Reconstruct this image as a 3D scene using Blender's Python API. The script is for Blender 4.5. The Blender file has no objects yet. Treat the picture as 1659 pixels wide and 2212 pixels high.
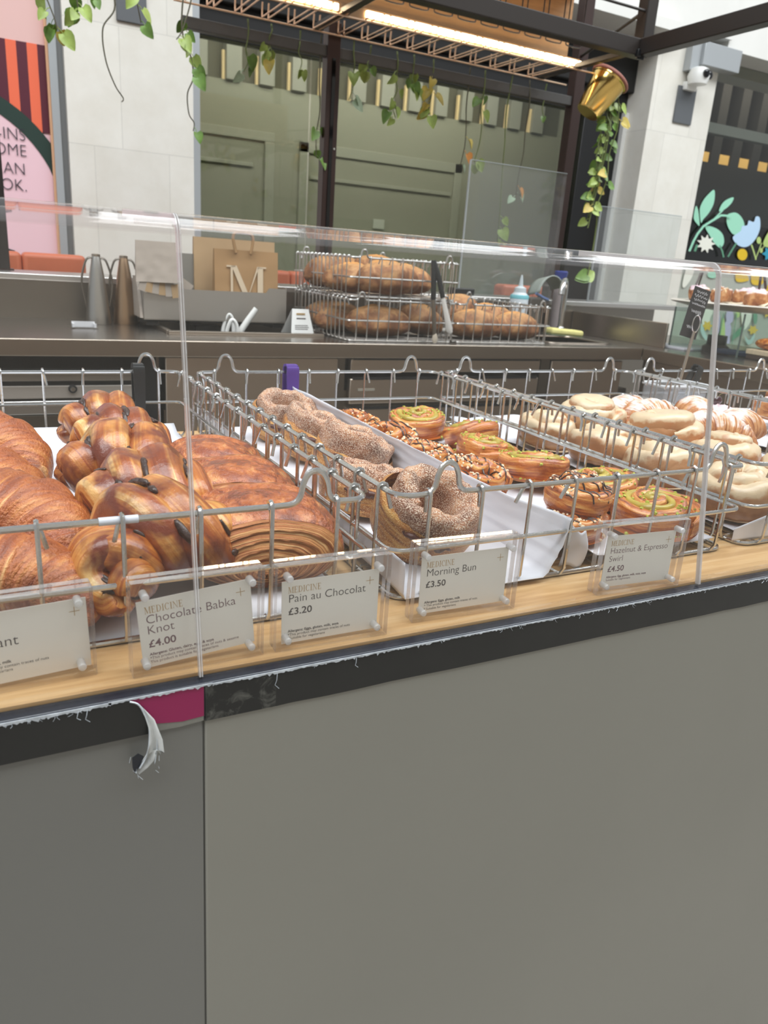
import bpy, bmesh, math, random
import numpy as np
from mathutils import Vector, Matrix, Euler, noise
from mathutils.bvhtree import BVHTree

SC = bpy.context.scene
COL = SC.collection
PI = math.pi

# ------------------------------------------------------------------ camera
EYE = Vector((0.0, 0.0, 1.35))
YAW, PITCH, ROLL = (math.radians(a) for a in (28.6, 18.24, 4.107))
fwd0 = Vector((math.sin(YAW), math.cos(YAW), 0))
rgt0 = Vector((math.cos(YAW), -math.sin(YAW), 0))
upz = Vector((0, 0, 1))
FWD = fwd0 * math.cos(PITCH) - upz * math.sin(PITCH)
UPV = upz * math.cos(PITCH) + fwd0 * math.sin(PITCH)
RGT = rgt0 * math.cos(ROLL) + UPV * math.sin(ROLL)
UP2 = UPV * math.cos(ROLL) - rgt0 * math.sin(ROLL)
cam_data = bpy.data.cameras.new('camera')
cam = bpy.data.objects.new('camera', cam_data)
COL.objects.link(cam)
cam.matrix_world = Matrix(((RGT.x, UP2.x, -FWD.x, EYE.x), (RGT.y, UP2.y, -FWD.y, EYE.y), (RGT.z, UP2.z, -FWD.z, EYE.z), (0, 0, 0, 1)))
cam_data.sensor_fit = 'VERTICAL'
cam_data.sensor_height = 36.0
cam_data.sensor_width = 36.0
cam_data.lens = 1641.0 / 2212.0 * 36.0
cam_data.clip_start = 0.02
cam_data.dof.use_dof = True
cam_data.dof.focus_distance = 0.86
cam_data.dof.aperture_fstop = 11.0
SC.camera = cam

# ------------------------------------------------------------------ world, lights, exposure
world = bpy.data.worlds.new('world')
SC.world = world
world.use_nodes = True
bgn = world.node_tree.nodes['Background']
bgn.inputs['Color'].default_value = (0.90, 0.95, 1.0, 1)
bgn.inputs['Strength'].default_value = 0.42
SC.view_settings.view_transform = 'Standard'
SC.view_settings.look = 'None'
SC.view_settings.gamma = 1.0
SC.view_settings.use_curve_mapping = False
SC.view_settings.exposure = 0.13
SC.cycles.transparent_max_bounces = 48
SC.cycles.max_bounces = 10
SC.cycles.caustics_reflective = False
SC.cycles.caustics_refractive = False


def area(name, loc, size, size_y, power, color=(1, 1, 1), rot=(0, 0, 0)):
    d = bpy.data.lights.new(name, 'AREA')
    d.shape = 'RECTANGLE'
    d.size, d.size_y = size, size_y
    d.energy = power
    d.color = color
    o = bpy.data.objects.new(name, d)
    o.location = loc
    o.rotation_euler = rot
    COL.objects.link(o)
    return o


# glazed roof of the arcade: a run of skylights high above the kiosk
for i in range(7):
    area('skylight', (-6.0 + i * 2.6, -0.4, 7.6), 1.7, 4.6, 215, (0.93, 0.97, 1.0))
# unseen fill lamps added to brighten the rooms modelled behind the glazing
area('reflection_fill', (2.9, 5.50, 3.20), 3.2, 0.5, 112, (1.0, 0.96, 0.90), (math.radians(58), 0, 0))


area('right_shop_fill', (7.2, 5.9, 3.5), 2.0, 0.4, 14, (1.0, 0.9, 0.78))  # added fill for the dark right shop, no visible fitting


# ------------------------------------------------------------------ colours and materials
def lin(c):
    c = c / 255.0
    return c / 12.92 if c <= 0.04045 else ((c + 0.055) / 1.055) ** 2.4


def rgb(r, g, b):
    return (lin(r), lin(g), lin(b), 1.0)


MATS = {}


def new_mat(name):
    m = bpy.data.materials.new(name)
    m.use_nodes = True
    nt = m.node_tree
    return m, nt, nt.nodes['Principled BSDF'], nt.nodes['Material Output']


def ramp(nt, stops):
    n = nt.nodes.new('ShaderNodeValToRGB')
    e = n.color_ramp.elements
    while len(e) > 1:
        e.remove(e[-1])
    e[0].position, e[0].color = stops[0]
    for p, c in stops[1:]:
        x = e.new(p)
        x.color = c
    return n


def coords(nt, kind, scale=(1, 1, 1)):
    t = nt.nodes.new('ShaderNodeTexCoord')
    mp = nt.nodes.new('ShaderNodeMapping')
    mp.inputs['Scale'].default_value = scale
    nt.links.new(t.outputs[kind], mp.inputs['Vector'])
    return mp


def noise_tex(nt, vec, scale, detail=3, rough=0.55, dist=0.0):
    n = nt.nodes.new('ShaderNodeTexNoise')
    n.inputs['Scale'].default_value = scale
    n.inputs['Detail'].default_value = detail
    n.inputs['Roughness'].default_value = rough
    n.inputs['Distortion'].default_value = dist
    nt.links.new(vec.outputs[0], n.inputs['Vector'])
    return n


def mixc(nt, fac, a, b, mode='MIX'):
    n = nt.nodes.new('ShaderNodeMix')
    n.data_type = 'RGBA'
    n.blend_type = mode
    for sock, v in ((n.inputs[0], fac), (n.inputs[6], a), (n.inputs[7], b)):
        if hasattr(v, 'is_linked') or hasattr(v, 'links'):
            nt.links.new(v, sock)
        else:
            sock.default_value = v
    return n.outputs[2]


def bump(nt, bsdf, height, strength, dist):
    b = nt.nodes.new('ShaderNodeBump')
    b.inputs['Strength'].default_value = strength
    b.inputs['Distance'].default_value = dist
    nt.links.new(height, b.inputs['Height'])
    nt.links.new(b.outputs[0], bsdf.inputs['Normal'])
    return b


def plain(name, col, rough=0.5, metal=0.0, coat=0.0, var=0.0, vscale=8.0, bmp=0.0, bscale=60.0, spec=0.5, emit=None, estr=0.0, stretch=(1, 1, 1)):
    if name in MATS:
        return MATS[name]
    m, nt, b, _ = new_mat(name)
    b.inputs['Roughness'].default_value = rough
    b.inputs['Metallic'].default_value = metal
    b.inputs['Coat Weight'].default_value = coat
    b.inputs['Specular IOR Level'].default_value = spec
    b.inputs['Base Color'].default_value = col
    if var > 0:
        co = coords(nt, 'Object', stretch)
        n = noise_tex(nt, co, vscale, 4)
        r = ramp(nt, [(0.3, tuple(c * (1 - var) for c in col[:3]) + (1,)), (0.7, tuple(min(1, c * (1 + var)) for c in col[:3]) + (1,))])
        nt.links.new(n.outputs[0], r.inputs[0])
        nt.links.new(r.outputs[0], b.inputs['Base Color'])
    if bmp > 0:
        co = coords(nt, 'Object', stretch)
        n = noise_tex(nt, co, bscale, 4)
        bump(nt, b, n.outputs[0], bmp, 0.002)
    if emit:
        b.inputs['Emission Color'].default_value = emit
        b.inputs['Emission Strength'].default_value = estr
    MATS[name] = m
    return m


def clear(name, tint=(1, 1, 1, 1), ior=1.49, gloss=(1, 1, 1, 1), rough=0.02, film=0.0):
    """Clear sheet: light passes straight through, with a Fresnel reflection and an optional pale diffuse haze."""
    if name in MATS:
        return MATS[name]
    m, nt, b, out = new_mat(name)
    nt.nodes.remove(b)
    tr = nt.nodes.new('ShaderNodeBsdfTransparent')
    tr.inputs[0].default_value = tint
    gl = nt.nodes.new('ShaderNodeBsdfGlossy')
    gl.inputs['Color'].default_value = gloss
    gl.inputs['Roughness'].default_value = rough
    fr = nt.nodes.new('ShaderNodeFresnel')
    geo = nt.nodes.new('ShaderNodeNewGeometry')     # a sheet reflects alike from both of its faces
    mr = nt.nodes.new('ShaderNodeMapRange')
    mr.inputs['To Min'].default_value, mr.inputs['To Max'].default_value = ior, 1.0 / ior
    nt.links.new(geo.outputs['Backfacing'], mr.inputs['Value'])
    nt.links.new(mr.outputs[0], fr.inputs[0])
    mx = nt.nodes.new('ShaderNodeMixShader')
    nt.links.new(fr.outputs[0], mx.inputs[0])
    base = tr.outputs[0]
    if film > 0:
        df = nt.nodes.new('ShaderNodeBsdfDiffuse')
        df.inputs[0].default_value = (0.8, 0.8, 0.8, 1)
        m2 = nt.nodes.new('ShaderNodeMixShader')
        m2.inputs[0].default_value = film
        nt.links.new(tr.outputs[0], m2.inputs[1])
        nt.links.new(df.outputs[0], m2.inputs[2])
        base = m2.outputs[0]
    nt.links.new(base, mx.inputs[1])
    nt.links.new(gl.outputs[0], mx.inputs[2])
    nt.links.new(mx.outputs[0], out.inputs[0])
    MATS[name] = m
    return m


def pastry(name, stops, su=3.0, sv=22.0, blot=None, blot_scale=35.0, blot_at=(0.56, 0.66), rough=0.3, coat=0.25, grain=260.0, gb=0.35, stripe_b=0.4, speck=None, speck_scale=900.0, speck_at=(0.55, 0.62), top=None, top_at=(0.15, 0.6), sss=0.0, bd=0.003):
    """Baked dough: streaks along the layers (UV), blotches of browning, optional sugar specks and an optional topping on upward faces."""
    m, nt, b, _ = new_mat(name)
    uv = coords(nt, 'UV', (su, sv, 1))
    st = noise_tex(nt, uv, 1.0, 4, 0.6, 0.6)
    r = ramp(nt, [(0.5 + (p - 0.5) * 0.58, c) for p, c in stops])   # noise seldom leaves the middle of its range
    nt.links.new(st.outputs[0], r.inputs[0])
    col = r.outputs[0]
    ob = coords(nt, 'Object')
    if blot:
        n2 = noise_tex(nt, ob, blot_scale, 3, 0.55, 0.3)
        r2 = ramp(nt, [(blot_at[0], (0, 0, 0, 1)), (blot_at[1], (1, 1, 1, 1))])
        nt.links.new(n2.outputs[0], r2.inputs[0])
        col = mixc(nt, r2.outputs[0], col, blot)
    fine = noise_tex(nt, ob, grain, 3, 0.6)
    if top:
        g = nt.nodes.new('ShaderNodeTexCoord')
        sx = nt.nodes.new('ShaderNodeSeparateXYZ')
        nt.links.new(g.outputs['Normal'], sx.inputs[0])
        nb = noise_tex(nt, ob, 45.0, 4)
        ad = nt.nodes.new('ShaderNodeMath')
        ad.operation = 'MULTIPLY_ADD'
        nt.links.new(nb.outputs[0], ad.inputs[0])
        ad.inputs[1].default_value = 1.3
        nt.links.new(sx.outputs[2], ad.inputs[2])
        sb = nt.nodes.new('ShaderNodeMath')
        sb.operation = 'SUBTRACT'
        nt.links.new(ad.outputs[0], sb.inputs[0])
        sb.inputs[1].default_value = 0.65
        r3 = ramp(nt, [(top_at[0], (0, 0, 0, 1)), (top_at[1], (1, 1, 1, 1))])
        nt.links.new(sb.outputs[0], r3.inputs[0])
        col = mixc(nt, r3.outputs[0], col, top)
    if speck:
        n4 = noise_tex(nt, ob, speck_scale, 2, 0.5)
        r4 = ramp(nt, [(speck_at[0], (0, 0, 0, 1)), (speck_at[1], (1, 1, 1, 1))])
        nt.links.new(n4.outputs[0], r4.inputs[0])
        col = mixc(nt, r4.outputs[0], col, speck)
    nt.links.new(col, b.inputs['Base Color'])
    b.inputs['Roughness'].default_value = rough
    b.inputs['Coat Weight'].default_value = coat
    b.inputs['Coat Roughness'].default_value = 0.27
    if sss:
        b.inputs['Subsurface Weight'].default_value = sss
        b.inputs['Subsurface Radius'].default_value = (0.012, 0.006, 0.003)
        b.inputs['Subsurface Scale'].default_value = 0.3
    ma = nt.nodes.new('ShaderNodeMath')
    ma.operation = 'MULTIPLY_ADD'
    nt.links.new(st.outputs[0], ma.inputs[0])
    ma.inputs[1].default_value = stripe_b
    mb = nt.nodes.new('ShaderNodeMath')
    mb.operation = 'MULTIPLY'
    nt.links.new(fine.outputs[0], mb.inputs[0])
    mb.inputs[1].default_value = gb
    nt.links.new(mb.outputs[0], ma.inputs[2])
    bump(nt, b, ma.outputs[0], 0.9, bd)
    return m


# ------------------------------------------------------------------ object helpers
def link(o, parent=None):
    COL.objects.link(o)
    if parent is not None:
        o.parent = parent
    return o


def thing(name, label, cat, loc=(0, 0, 0), rot=(0, 0, 0), group=None):
    o = bpy.data.objects.new(name, None)
    o.empty_display_size = 0.02
    COL.objects.link(o)
    o.location = loc
    o.rotation_euler = rot
    o['label'] = label
    o['category'] = cat
    if group:
        o['group'] = group
    return o


def tag(o, label, cat, group=None):
    o['label'] = label
    o['category'] = cat
    if group:
        o['group'] = group
    return o


def copy_thing(src, loc, rot, label, group=None):
    r = src.copy()
    COL.objects.link(r)
    r.location = loc
    r.rotation_euler = rot
    r['label'] = label
    if group:
        r['group'] = group
    for ch in list(src.children):
        c = ch.copy()
        COL.objects.link(c)
        c.parent = r
        for g in ch.children:
            d = g.copy()
            COL.objects.link(d)
            d.parent = c
    return r


class MB:
    def __init__(self):
        self.v, self.f, self.uv = [], [], []

    def add(self, vs, fs, uvs=None):
        o = len(self.v)
        self.v.extend([tuple(p) for p in vs])
        for k, fc in enumerate(fs):
            self.f.append(tuple(i + o for i in fc))
            self.uv.append(uvs[k] if uvs else None)
        return self

    def box(self, x0, x1, y0, y1, z0, z1):
        vs = [(x, y, z) for z in (z0, z1) for y in (y0, y1) for x in (x0, x1)]
        return self.add(vs, [(0, 2, 3, 1), (4, 5, 7, 6), (0, 1, 5, 4), (2, 6, 7, 3), (0, 4, 6, 2), (1, 3, 7, 5)])

    def obox(self, c, size, rot):
        """A box of given size about centre c, turned by a 3x3 matrix or Euler."""
        R = rot.to_matrix() if isinstance(rot, Euler) else rot
        vs = [Vector(c) + R @ Vector((sx * size[0] / 2, sy * size[1] / 2, sz * size[2] / 2)) for sz in (-1, 1) for sy in (-1, 1) for sx in (-1, 1)]
        return self.add(vs, [(0, 2, 3, 1), (4, 5, 7, 6), (0, 1, 5, 4), (2, 6, 7, 3), (0, 4, 6, 2), (1, 3, 7, 5)])

    def tube(self, pts, r, n=8, closed=False, radii=None, flat=1.0):
        P = [Vector(p) for p in pts]
        N = len(P)
        rr = radii if radii else [r] * N
        T = []
        for i in range(N):
            a = P[(i - 1) % N] if (closed or i > 0) else P[i]
            b = P[(i + 1) % N] if (closed or i < N - 1) else P[i]
            t = b - a
            T.append(t.normalized() if t.length > 1e-9 else Vector((0, 0, 1)))
        ref = Vector((0, 0, 1)) if abs(T[0].z) < 0.9 else Vector((0, 1, 0))
        nrm = (ref - T[0] * ref.dot(T[0])).normalized()
        vs, fs, uvs = [], [], []
        for i in range(N):
            nrm = nrm - T[i] * nrm.dot(T[i])
            nrm = nrm.normalized() if nrm.length > 1e-9 else T[i].orthogonal().normalized()
            bn = T[i].cross(nrm)
            for k in range(n):
                a = 2 * PI * k / n
                vs.append(P[i] + (nrm * math.cos(a) * flat + bn * math.sin(a)) * rr[i])
        M = N if closed else N - 1
        for i in range(M):
            for k in range(n):
                a, b = i * n + k, i * n + (k + 1) % n
                c, d = ((i + 1) % N) * n + (k + 1) % n, ((i + 1) % N) * n + k
                fs.append((a, b, c, d))
                u0, u1, v0, v1 = i / N, (i + 1) / N, k / n, (k + 1) / n
                uvs.append(((u0, v0), (u0, v1), (u1, v1), (u1, v0)))
        if not closed:
            fs.append(tuple(range(n - 1, -1, -1)))
            uvs.append(tuple((0, k / n) for k in range(n)))
            fs.append(tuple((N - 1) * n + k for k in range(n)))
            uvs.append(tuple((1, k / n) for k in range(n)))
        return self.add(vs, fs, uvs)

    def prism(self, poly, to3, d):
        """poly: 2D outline; to3(x, y) -> point; d: offset vector for the thickness."""
        n = len(poly)
        a = [Vector(to3(*p)) for p in poly]
        b = [p + Vector(d) for p in a]
        fs = [tuple(range(n)), tuple(range(2 * n - 1, n - 1, -1))]
        fs += [(i, n + i, n + (i + 1) % n, (i + 1) % n) for i in range(n)]
        return self.add(a + b, fs)

    def lathe(self, prof, c=(0, 0, 0), n=24, R=None):
        vs, fs = [], []
        for r, z in prof:
            for k in range(n):
                a = 2 * PI * k / n
                p = Vector((r * math.cos(a), r * math.sin(a), z))
                if R is not None:
                    p = R @ p
                vs.append(p + Vector(c))
        for i in range(len(prof) - 1):
            for k in range(n):
                fs.append((i * n + k, i * n + (k + 1) % n, (i + 1) * n + (k + 1) % n, (i + 1) * n + k))
        fs.append(tuple(range(n - 1, -1, -1)))
        fs.append(tuple((len(prof) - 1) * n + k for k in range(n)))
        return self.add(vs, fs)

    def grid(self, fn, nu, nv, wrap_u=False, wrap_v=False, caps=False):
        """fn(u, v) -> point with u, v in 0..1."""
        vs = []
        U = nu if wrap_u else nu + 1
        V = nv if wrap_v else nv + 1
        for i in range(U):
            for j in range(V):
                vs.append(fn(i / nu, j / nv))
        fs, uvs = [], []
        for i in range(nu):
            for j in range(nv):
                a, b = (i % U) * V + j % V, (i % U) * V + (j + 1) % V
                c, d = ((i + 1) % U) * V + (j + 1) % V, ((i + 1) % U) * V + j % V
                fs.append((a, d, c, b))
                uvs.append(((i / nu, j / nv), ((i + 1) / nu, j / nv), ((i + 1) / nu, (j + 1) / nv), (i / nu, (j + 1) / nv)))
        if caps and wrap_v:
            fs.append(tuple(range(V)))
            uvs.append(tuple((0, k / V) for k in range(V)))
            fs.append(tuple(reversed(range((U - 1) * V, U * V))))
            uvs.append(tuple((1, k / V) for k in range(V)))
        return self.add(vs, fs, uvs)

    def build(self, name, mat, parent=None, smooth=True, angle=40, bevel=0.0, seg=2, world=True, fixn=True):
        """Linked as one mesh; vertices are given in world space and moved to the parent's frame when world is set."""
        me = bpy.data.meshes.new(name)
        off = Matrix.Identity(4)
        if parent is not None and world:
            m, p = Matrix.Identity(4), parent
            while p is not None:
                m = (Matrix.Translation(p.location) @ p.rotation_euler.to_matrix().to_4x4()) @ m
                p = p.parent
            off = m.inverted()
            vs = [off @ Vector(p) for p in self.v]
        else:
            vs = self.v
        me.from_pydata([tuple(p) for p in vs], [], self.f)
        if any(u is not None for u in self.uv):
            ul = me.uv_layers.new(name='UVMap')
            flat = []
            for u, fc in zip(self.uv, self.f):
                for k in range(len(fc)):
                    flat.extend(u[k] if u else (0, 0))
            ul.data.foreach_set('uv', flat)
        if fixn:
            bm = bmesh.new()
            bm.from_mesh(me)
            bmesh.ops.recalc_face_normals(bm, faces=bm.faces[:])
            bm.to_mesh(me)
            bm.free()
        if smooth:
            me.shade_smooth()
            me.set_sharp_from_angle(angle=math.radians(angle))
        if mat is not None:
            me.materials.append(mat)
        o = bpy.data.objects.new(name, me)
        link(o, parent)
        if bevel > 0:
            md = o.modifiers.new('bevel', 'BEVEL')
            md.width, md.segments, md.limit_method = bevel, seg, 'ANGLE'
            md.angle_limit = math.radians(35)
        return o


def box(name, mat, x0, x1, y0, y1, z0, z1, parent=None, bevel=0.0, smooth=False):
    return MB().box(x0, x1, y0, y1, z0, z1).build(name, mat, parent, smooth=smooth or bevel > 0, bevel=bevel)


def struct(name, mat, *b, bevel=0.0):
    o = box(name, mat, *b, bevel=bevel)
    o['kind'] = 'structure'
    return o


def crom(pts, per=6, closed=False):
    """Catmull-Rom through the points."""
    P = [Vector(p) for p in pts]
    n = len(P)
    out = []
    rng = range(n) if closed else range(n - 1)
    for i in rng:
        p0 = P[(i - 1) % n] if closed or i > 0 else P[i]
        p1, p2 = P[i], P[(i + 1) % n]
        p3 = P[(i + 2) % n] if closed or i + 2 < n else p2
        for k in range(per):
            t = k / per
            out.append(0.5 * ((2 * p1) + (p2 - p0) * t + (2 * p0 - 5 * p1 + 4 * p2 - p3) * t * t + (3 * p1 - p0 - 3 * p2 + p3) * t ** 3))
    if not closed:
        out.append(P[-1])
    return out


def lettering(body, size, mat, parent, basis, align='LEFT', offset=0.0, track=1.0, extrude=0.00003, res=5):
    """A line of writing turned into a mesh; basis places it in the parent's frame, local x along the line and z outward."""
    c = bpy.data.curves.new('lettering', 'FONT')
    c.body, c.size, c.align_x, c.extrude, c.offset, c.space_character, c.resolution_u = body, size, align, extrude, offset, track, res
    o = bpy.data.objects.new('lettering_curve', c)
    COL.objects.link(o)
    me = bpy.data.meshes.new_from_object(o.evaluated_get(bpy.context.evaluated_depsgraph_get()))
    bpy.data.objects.remove(o)
    bpy.data.curves.remove(c)
    me.name = 'lettering'
    me.materials.clear()
    me.materials.append(mat)
    w = bpy.data.objects.new('lettering', me)
    link(w, parent)
    w.matrix_basis = basis
    return w


def text(name, body, mat, size, R, at, parent, align='LEFT', offset=0.0, width=1.0, track=1.0):
    """Lettering lying on a flat face: R maps local x, y, z to the face's right, up and outward; at is in world space."""
    m = Matrix.Translation(at) @ R.to_4x4() @ Matrix.Diagonal((width, 1, 1, 1))
    m = (Matrix.Translation(parent.location) @ parent.rotation_euler.to_matrix().to_4x4()).inverted() @ m
    return lettering(body, size, mat, parent, m, align, offset, track)


def sm(a, b, x):
    t = max(0.0, min(1.0, (x - a) / (b - a)))
    return t * t * (3 - 2 * t)


def nz(x, y, z):
    return noise.noise(Vector((x, y, z)))
# ------------------------------------------------------------------ shared materials
STEEL = plain('brushed_steel', (0.43, 0.37, 0.31, 1), 0.30, 1.0, bmp=0.05, bscale=40, stretch=(1, 1, 30))
STEEL_TOP = plain('steel_worktop', (0.40, 0.37, 0.34, 1), 0.26, 1.0, bmp=0.05, bscale=30)
STEEL_DARK = plain('dark_steel', (0.26, 0.235, 0.205, 1), 0.32, 1.0)
CHROME = plain('galvanised_wire', (0.60, 0.60, 0.59, 1), 0.20, 1.0, bmp=0.12, bscale=300)
OLDWIRE = plain('tinned_wire', (0.56, 0.55, 0.53, 1), 0.3, 1.0)
BLACK = plain('black_plastic', rgb(26, 27, 28), 0.35)
BLACKGLOSS = plain('black_gloss', rgb(9, 10, 13), 0.06)
FRAME = plain('charcoal_steel', rgb(52, 47, 44), 0.42, 0.3)
BROWNPOST = plain('brown_steel', rgb(58, 42, 38), 0.4, 0.2)
WHITE = plain('white_plastic', rgb(232, 232, 228), 0.35)
PAPER = plain('white_paper', rgb(218, 219, 226), 0.55, var=0.04, vscale=6, bmp=0.25, bscale=25)
CARD = plain('cream_card', rgb(244, 242, 236), 0.6)
GOLDINK = plain('gold_ink', rgb(186, 150, 92), 0.45)
INK = plain('grey_ink', rgb(74, 66, 66), 0.6)
PLUMINK = plain('plum_ink', rgb(120, 90, 98), 0.6)
ACRYL = clear('clear_acrylic', (0.99, 0.99, 0.985, 1), 1.36, film=0.003)
ACRYL_BLOCK = clear('clear_acrylic_block', (0.99, 0.985, 0.98, 1), 1.30, film=0.006)
EDGE = clear('polished_acrylic_edge', (0.93, 0.90, 0.88, 1), 1.45, film=0.16)
SEAME = clear('seam_edge', (0.92, 0.88, 0.85, 1), 1.45, film=0.5)
DOORST = plain('door_steel', (0.66, 0.57, 0.48, 1), 0.34, 1.0, bmp=0.05, bscale=40, stretch=(30, 1, 1))
BENDM = clear('bent_acrylic', (0.93, 0.91, 0.90, 1), 1.5, film=0.05, rough=0.05)
STONE = None


def stone_mat(name, col, var, bw, bh, joint):
    m, nt, b, _ = new_mat(name)
    t = nt.nodes.new('ShaderNodeTexCoord')
    sp = nt.nodes.new('ShaderNodeSeparateXYZ')
    nt.links.new(t.outputs['Object'], sp.inputs[0])
    cb = nt.nodes.new('ShaderNodeCombineXYZ')
    nt.links.new(sp.outputs[0], cb.inputs[0])
    nt.links.new(sp.outputs[2], cb.inputs[1])
    br = nt.nodes.new('ShaderNodeTexBrick')
    br.offset = 0.37
    br.inputs['Scale'].default_value = 1.0
    br.inputs['Brick Width'].default_value = bw
    br.inputs['Row Height'].default_value = bh
    br.inputs['Mortar Size'].default_value = 0.0025
    br.inputs['Color1'].default_value = col
    br.inputs['Color2'].default_value = tuple(c * (1 - var) for c in col[:3]) + (1,)
    br.inputs['Mortar'].default_value = tuple(c * joint for c in col[:3]) + (1,)
    nt.links.new(cb.outputs[0], br.inputs['Vector'])
    co = coords(nt, 'Object')
    n = noise_tex(nt, co, 5.0, 5, 0.65)
    r = ramp(nt, [(0.35, (0.93, 0.92, 0.9, 1)), (0.65, (1, 1, 1, 1))])
    nt.links.new(n.outputs[0], r.inputs[0])
    c2 = mixc(nt, 1.0, br.outputs['Color'], r.outputs[0], 'MULTIPLY')
    nt.links.new(c2, b.inputs['Base Color'])
    b.inputs['Roughness'].default_value = 0.55
    return m


STONE = stone_mat('pale_limestone', rgb(228, 225, 216), 0.07, 0.42, 0.62, 0.8)
WALLWHITE = plain('white_render', rgb(226, 225, 220), 0.7, var=0.03, vscale=3)
SILVER = plain('silver_trim', rgb(176, 181, 184), 0.35, 0.4)

# ------------------------------------------------------------------ arcade floor and the facade across it
struct('floor', plain('grey_stone_floor', rgb(150, 145, 138), 0.35, var=0.12, vscale=4), -8, 11, -7, 8, -0.05, 0.0)
struct('wall_front', plain('pale_opposite_facade', rgb(178, 172, 162), 0.7, var=0.1, vscale=1.5), -8, 11, -6.4, -6.0, 0, 5.2)
struct('wall_left', WALLWHITE, -3.6, 0.475, 5.12, 5.7, 0, 3.6)
struct('column_left', STONE, 0.55, 1.25, 5.0, 5.7, 0, 4.4)
struct('trim_1', SILVER, 0.475, 0.515, 5.03, 5.2, 0, 4.0)
struct('trim_2', plain('grey_trim', rgb(140, 143, 144), 0.4, 0.3), 0.515, 0.55, 5.06, 5.2, 0, 4.0)
struct('trim_3', SILVER, 1.25, 1.29, 5.0, 5.4, 0, 3.2)
struct('column_right', STONE, 4.84, 5.52, 5.0, 5.7, 0, 3.13)
struct('trim_4', plain('pale_grey_trim', rgb(206, 206, 202), 0.5), 4.80, 4.84, 5.22, 5.4, 0, 2.62)
struct('wall_back', WALLWHITE, 1.25, 5.52, 4.92, 5.6, 3.2, 5.2)
struct('wall_back_lip', WALLWHITE, 1.25, 4.9, 4.86, 5.6, 3.13, 3.2)
struct('wall_right', WALLWHITE, 5.52, 10.5, 4.95, 5.7, 3.14, 5.2)
struct('wall_upper', WALLWHITE, -3.6, 1.25, 5.02, 5.7, 4.0, 5.2)
# window 1: head band, jamb and tinted panes
wf = plain('black_window_frame', rgb(16, 16, 17), 0.4)
w1 = thing('window_1', 'wide dark framed shop window with dim green grey glass behind the bread racks', 'window', (2.9, 5.3, 0))
w1['kind'] = 'structure'
box('window_frame', wf, 1.29, 4.86, 5.26, 5.36, 2.58, 2.76, w1, bevel=0.004)
box('window_frame', wf, 4.42, 4.80, 5.26, 5.36, 0, 2.58, w1, bevel=0.004)
box('shutter_box', plain('black_shutter_box', rgb(24, 23, 22), 0.6), 1.29, 4.86, 5.2, 5.4, 2.76, 3.13, w1, bevel=0.01)
box('window_frame', wf, 1.29, 4.86, 5.26, 5.36, 0.12, 0.3, w1, bevel=0.004)
TINT = clear('tinted_glass', (0.76, 0.785, 0.72, 1), 1.5)
box('pane', TINT, 1.29, 2.10, 5.30, 5.308, 0.3, 2.58, w1)
box('pane', TINT, 2.112, 4.42, 5.30, 5.308, 0.3, 2.58, w1)
rr = plain('black_catch', rgb(14, 14, 14), 0.4)
for z in (2.06, 1.83, 1.56):
    box('catch', rr, 1.29, 1.33, 5.25, 5.30, z - 0.03, z + 0.03, w1, bevel=0.005)
# window 1's reflection of the facade opposite, modelled as a room behind the glass
REFLWALL = plain('sage_reflected_wall', rgb(158, 158, 144), 0.75, var=0.03, vscale=2)
REFLSLAT = plain('pale_slat', rgb(164, 164, 156), 0.7)
REFLDARK = plain('olive_recess', rgb(104, 102, 88), 0.8)
struct('wall_reflection_back', REFLWALL, 0.9, 5.4, 6.5, 6.6, 0, 2.6)
struct('wall_reflection_recess', REFLDARK, 0.9, 5.4, 6.56, 6.6, 2.6, 3.5)
struct('wall_reflection_left', REFLWALL, 1.1, 1.2, 5.7, 6.6, 0, 3.5)
struct('wall_reflection_right', REFLWALL, 5.2, 5.3, 5.7, 6.6, 0, 3.5)
struct('ceiling_reflection', REFLWALL, 0.9, 5.4, 5.4, 6.6, 3.45, 3.5)
sl = thing('slat_frieze', 'row of pale upright slats with warm glowing strips, a facade reflection modelled behind the glass', 'wall panel', (2.9, 6.5, 2.6))
SLATGLOW = plain('warm_slat_glow', (0.9, 0.7, 0.4, 1), 0.5, emit=(1.0, 0.70, 0.40, 1), estr=0.22)
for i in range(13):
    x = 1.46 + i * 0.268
    box('slat', REFLSLAT, x + 0.145, x + 0.268, 6.46, 6.56, 2.6, 3.44, sl, bevel=0.003)
    box('glow_patch', SLATGLOW, x + 0.124, x + 0.143, 6.50, 6.53, 2.6, 2.80, sl)  # glowing strip imitates the warm light on the slat side
fr = thing('reflected_surround', 'pale raised door surround of the facade reflected in the left pane, modelled behind it', 'door surround', (1.9, 6.5, 0))
PALEFR = plain('pale_surround', rgb(168, 169, 157), 0.7)
for (a, b_, c, d) in ((1.25, 2.28, 2.20, 2.27), (2.20, 2.28, 0, 2.20), (1.25, 2.1, 2.0, 2.03)):
    box('moulding', PALEFR, a, b_, 6.482, 6.5, c, d, fr, bevel=0.004)
fr2 = thing('reflected_surround', 'wide raised surround of the facade reflected in the right pane, modelled behind it', 'door surround', (3.3, 6.5, 0))
for (a, b_, c, d) in ((2.5, 2.58, 0, 2.24), (2.5, 4.1, 2.16, 2.24), (4.02, 4.1, 0, 2.24), (2.6, 4.0, 1.96, 1.99)):
    box('moulding', PALEFR, a, b_, 6.482, 6.5, c, d, fr2, bevel=0.004)
pn = box('wall_notice', plain('white_notice', rgb(205, 208, 200), 0.6), 3.22, 3.33, 6.49, 6.5, 1.62, 1.7)
tag(pn, 'small white notice on the reflected wall modelled behind the right pane', 'notice')

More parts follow.
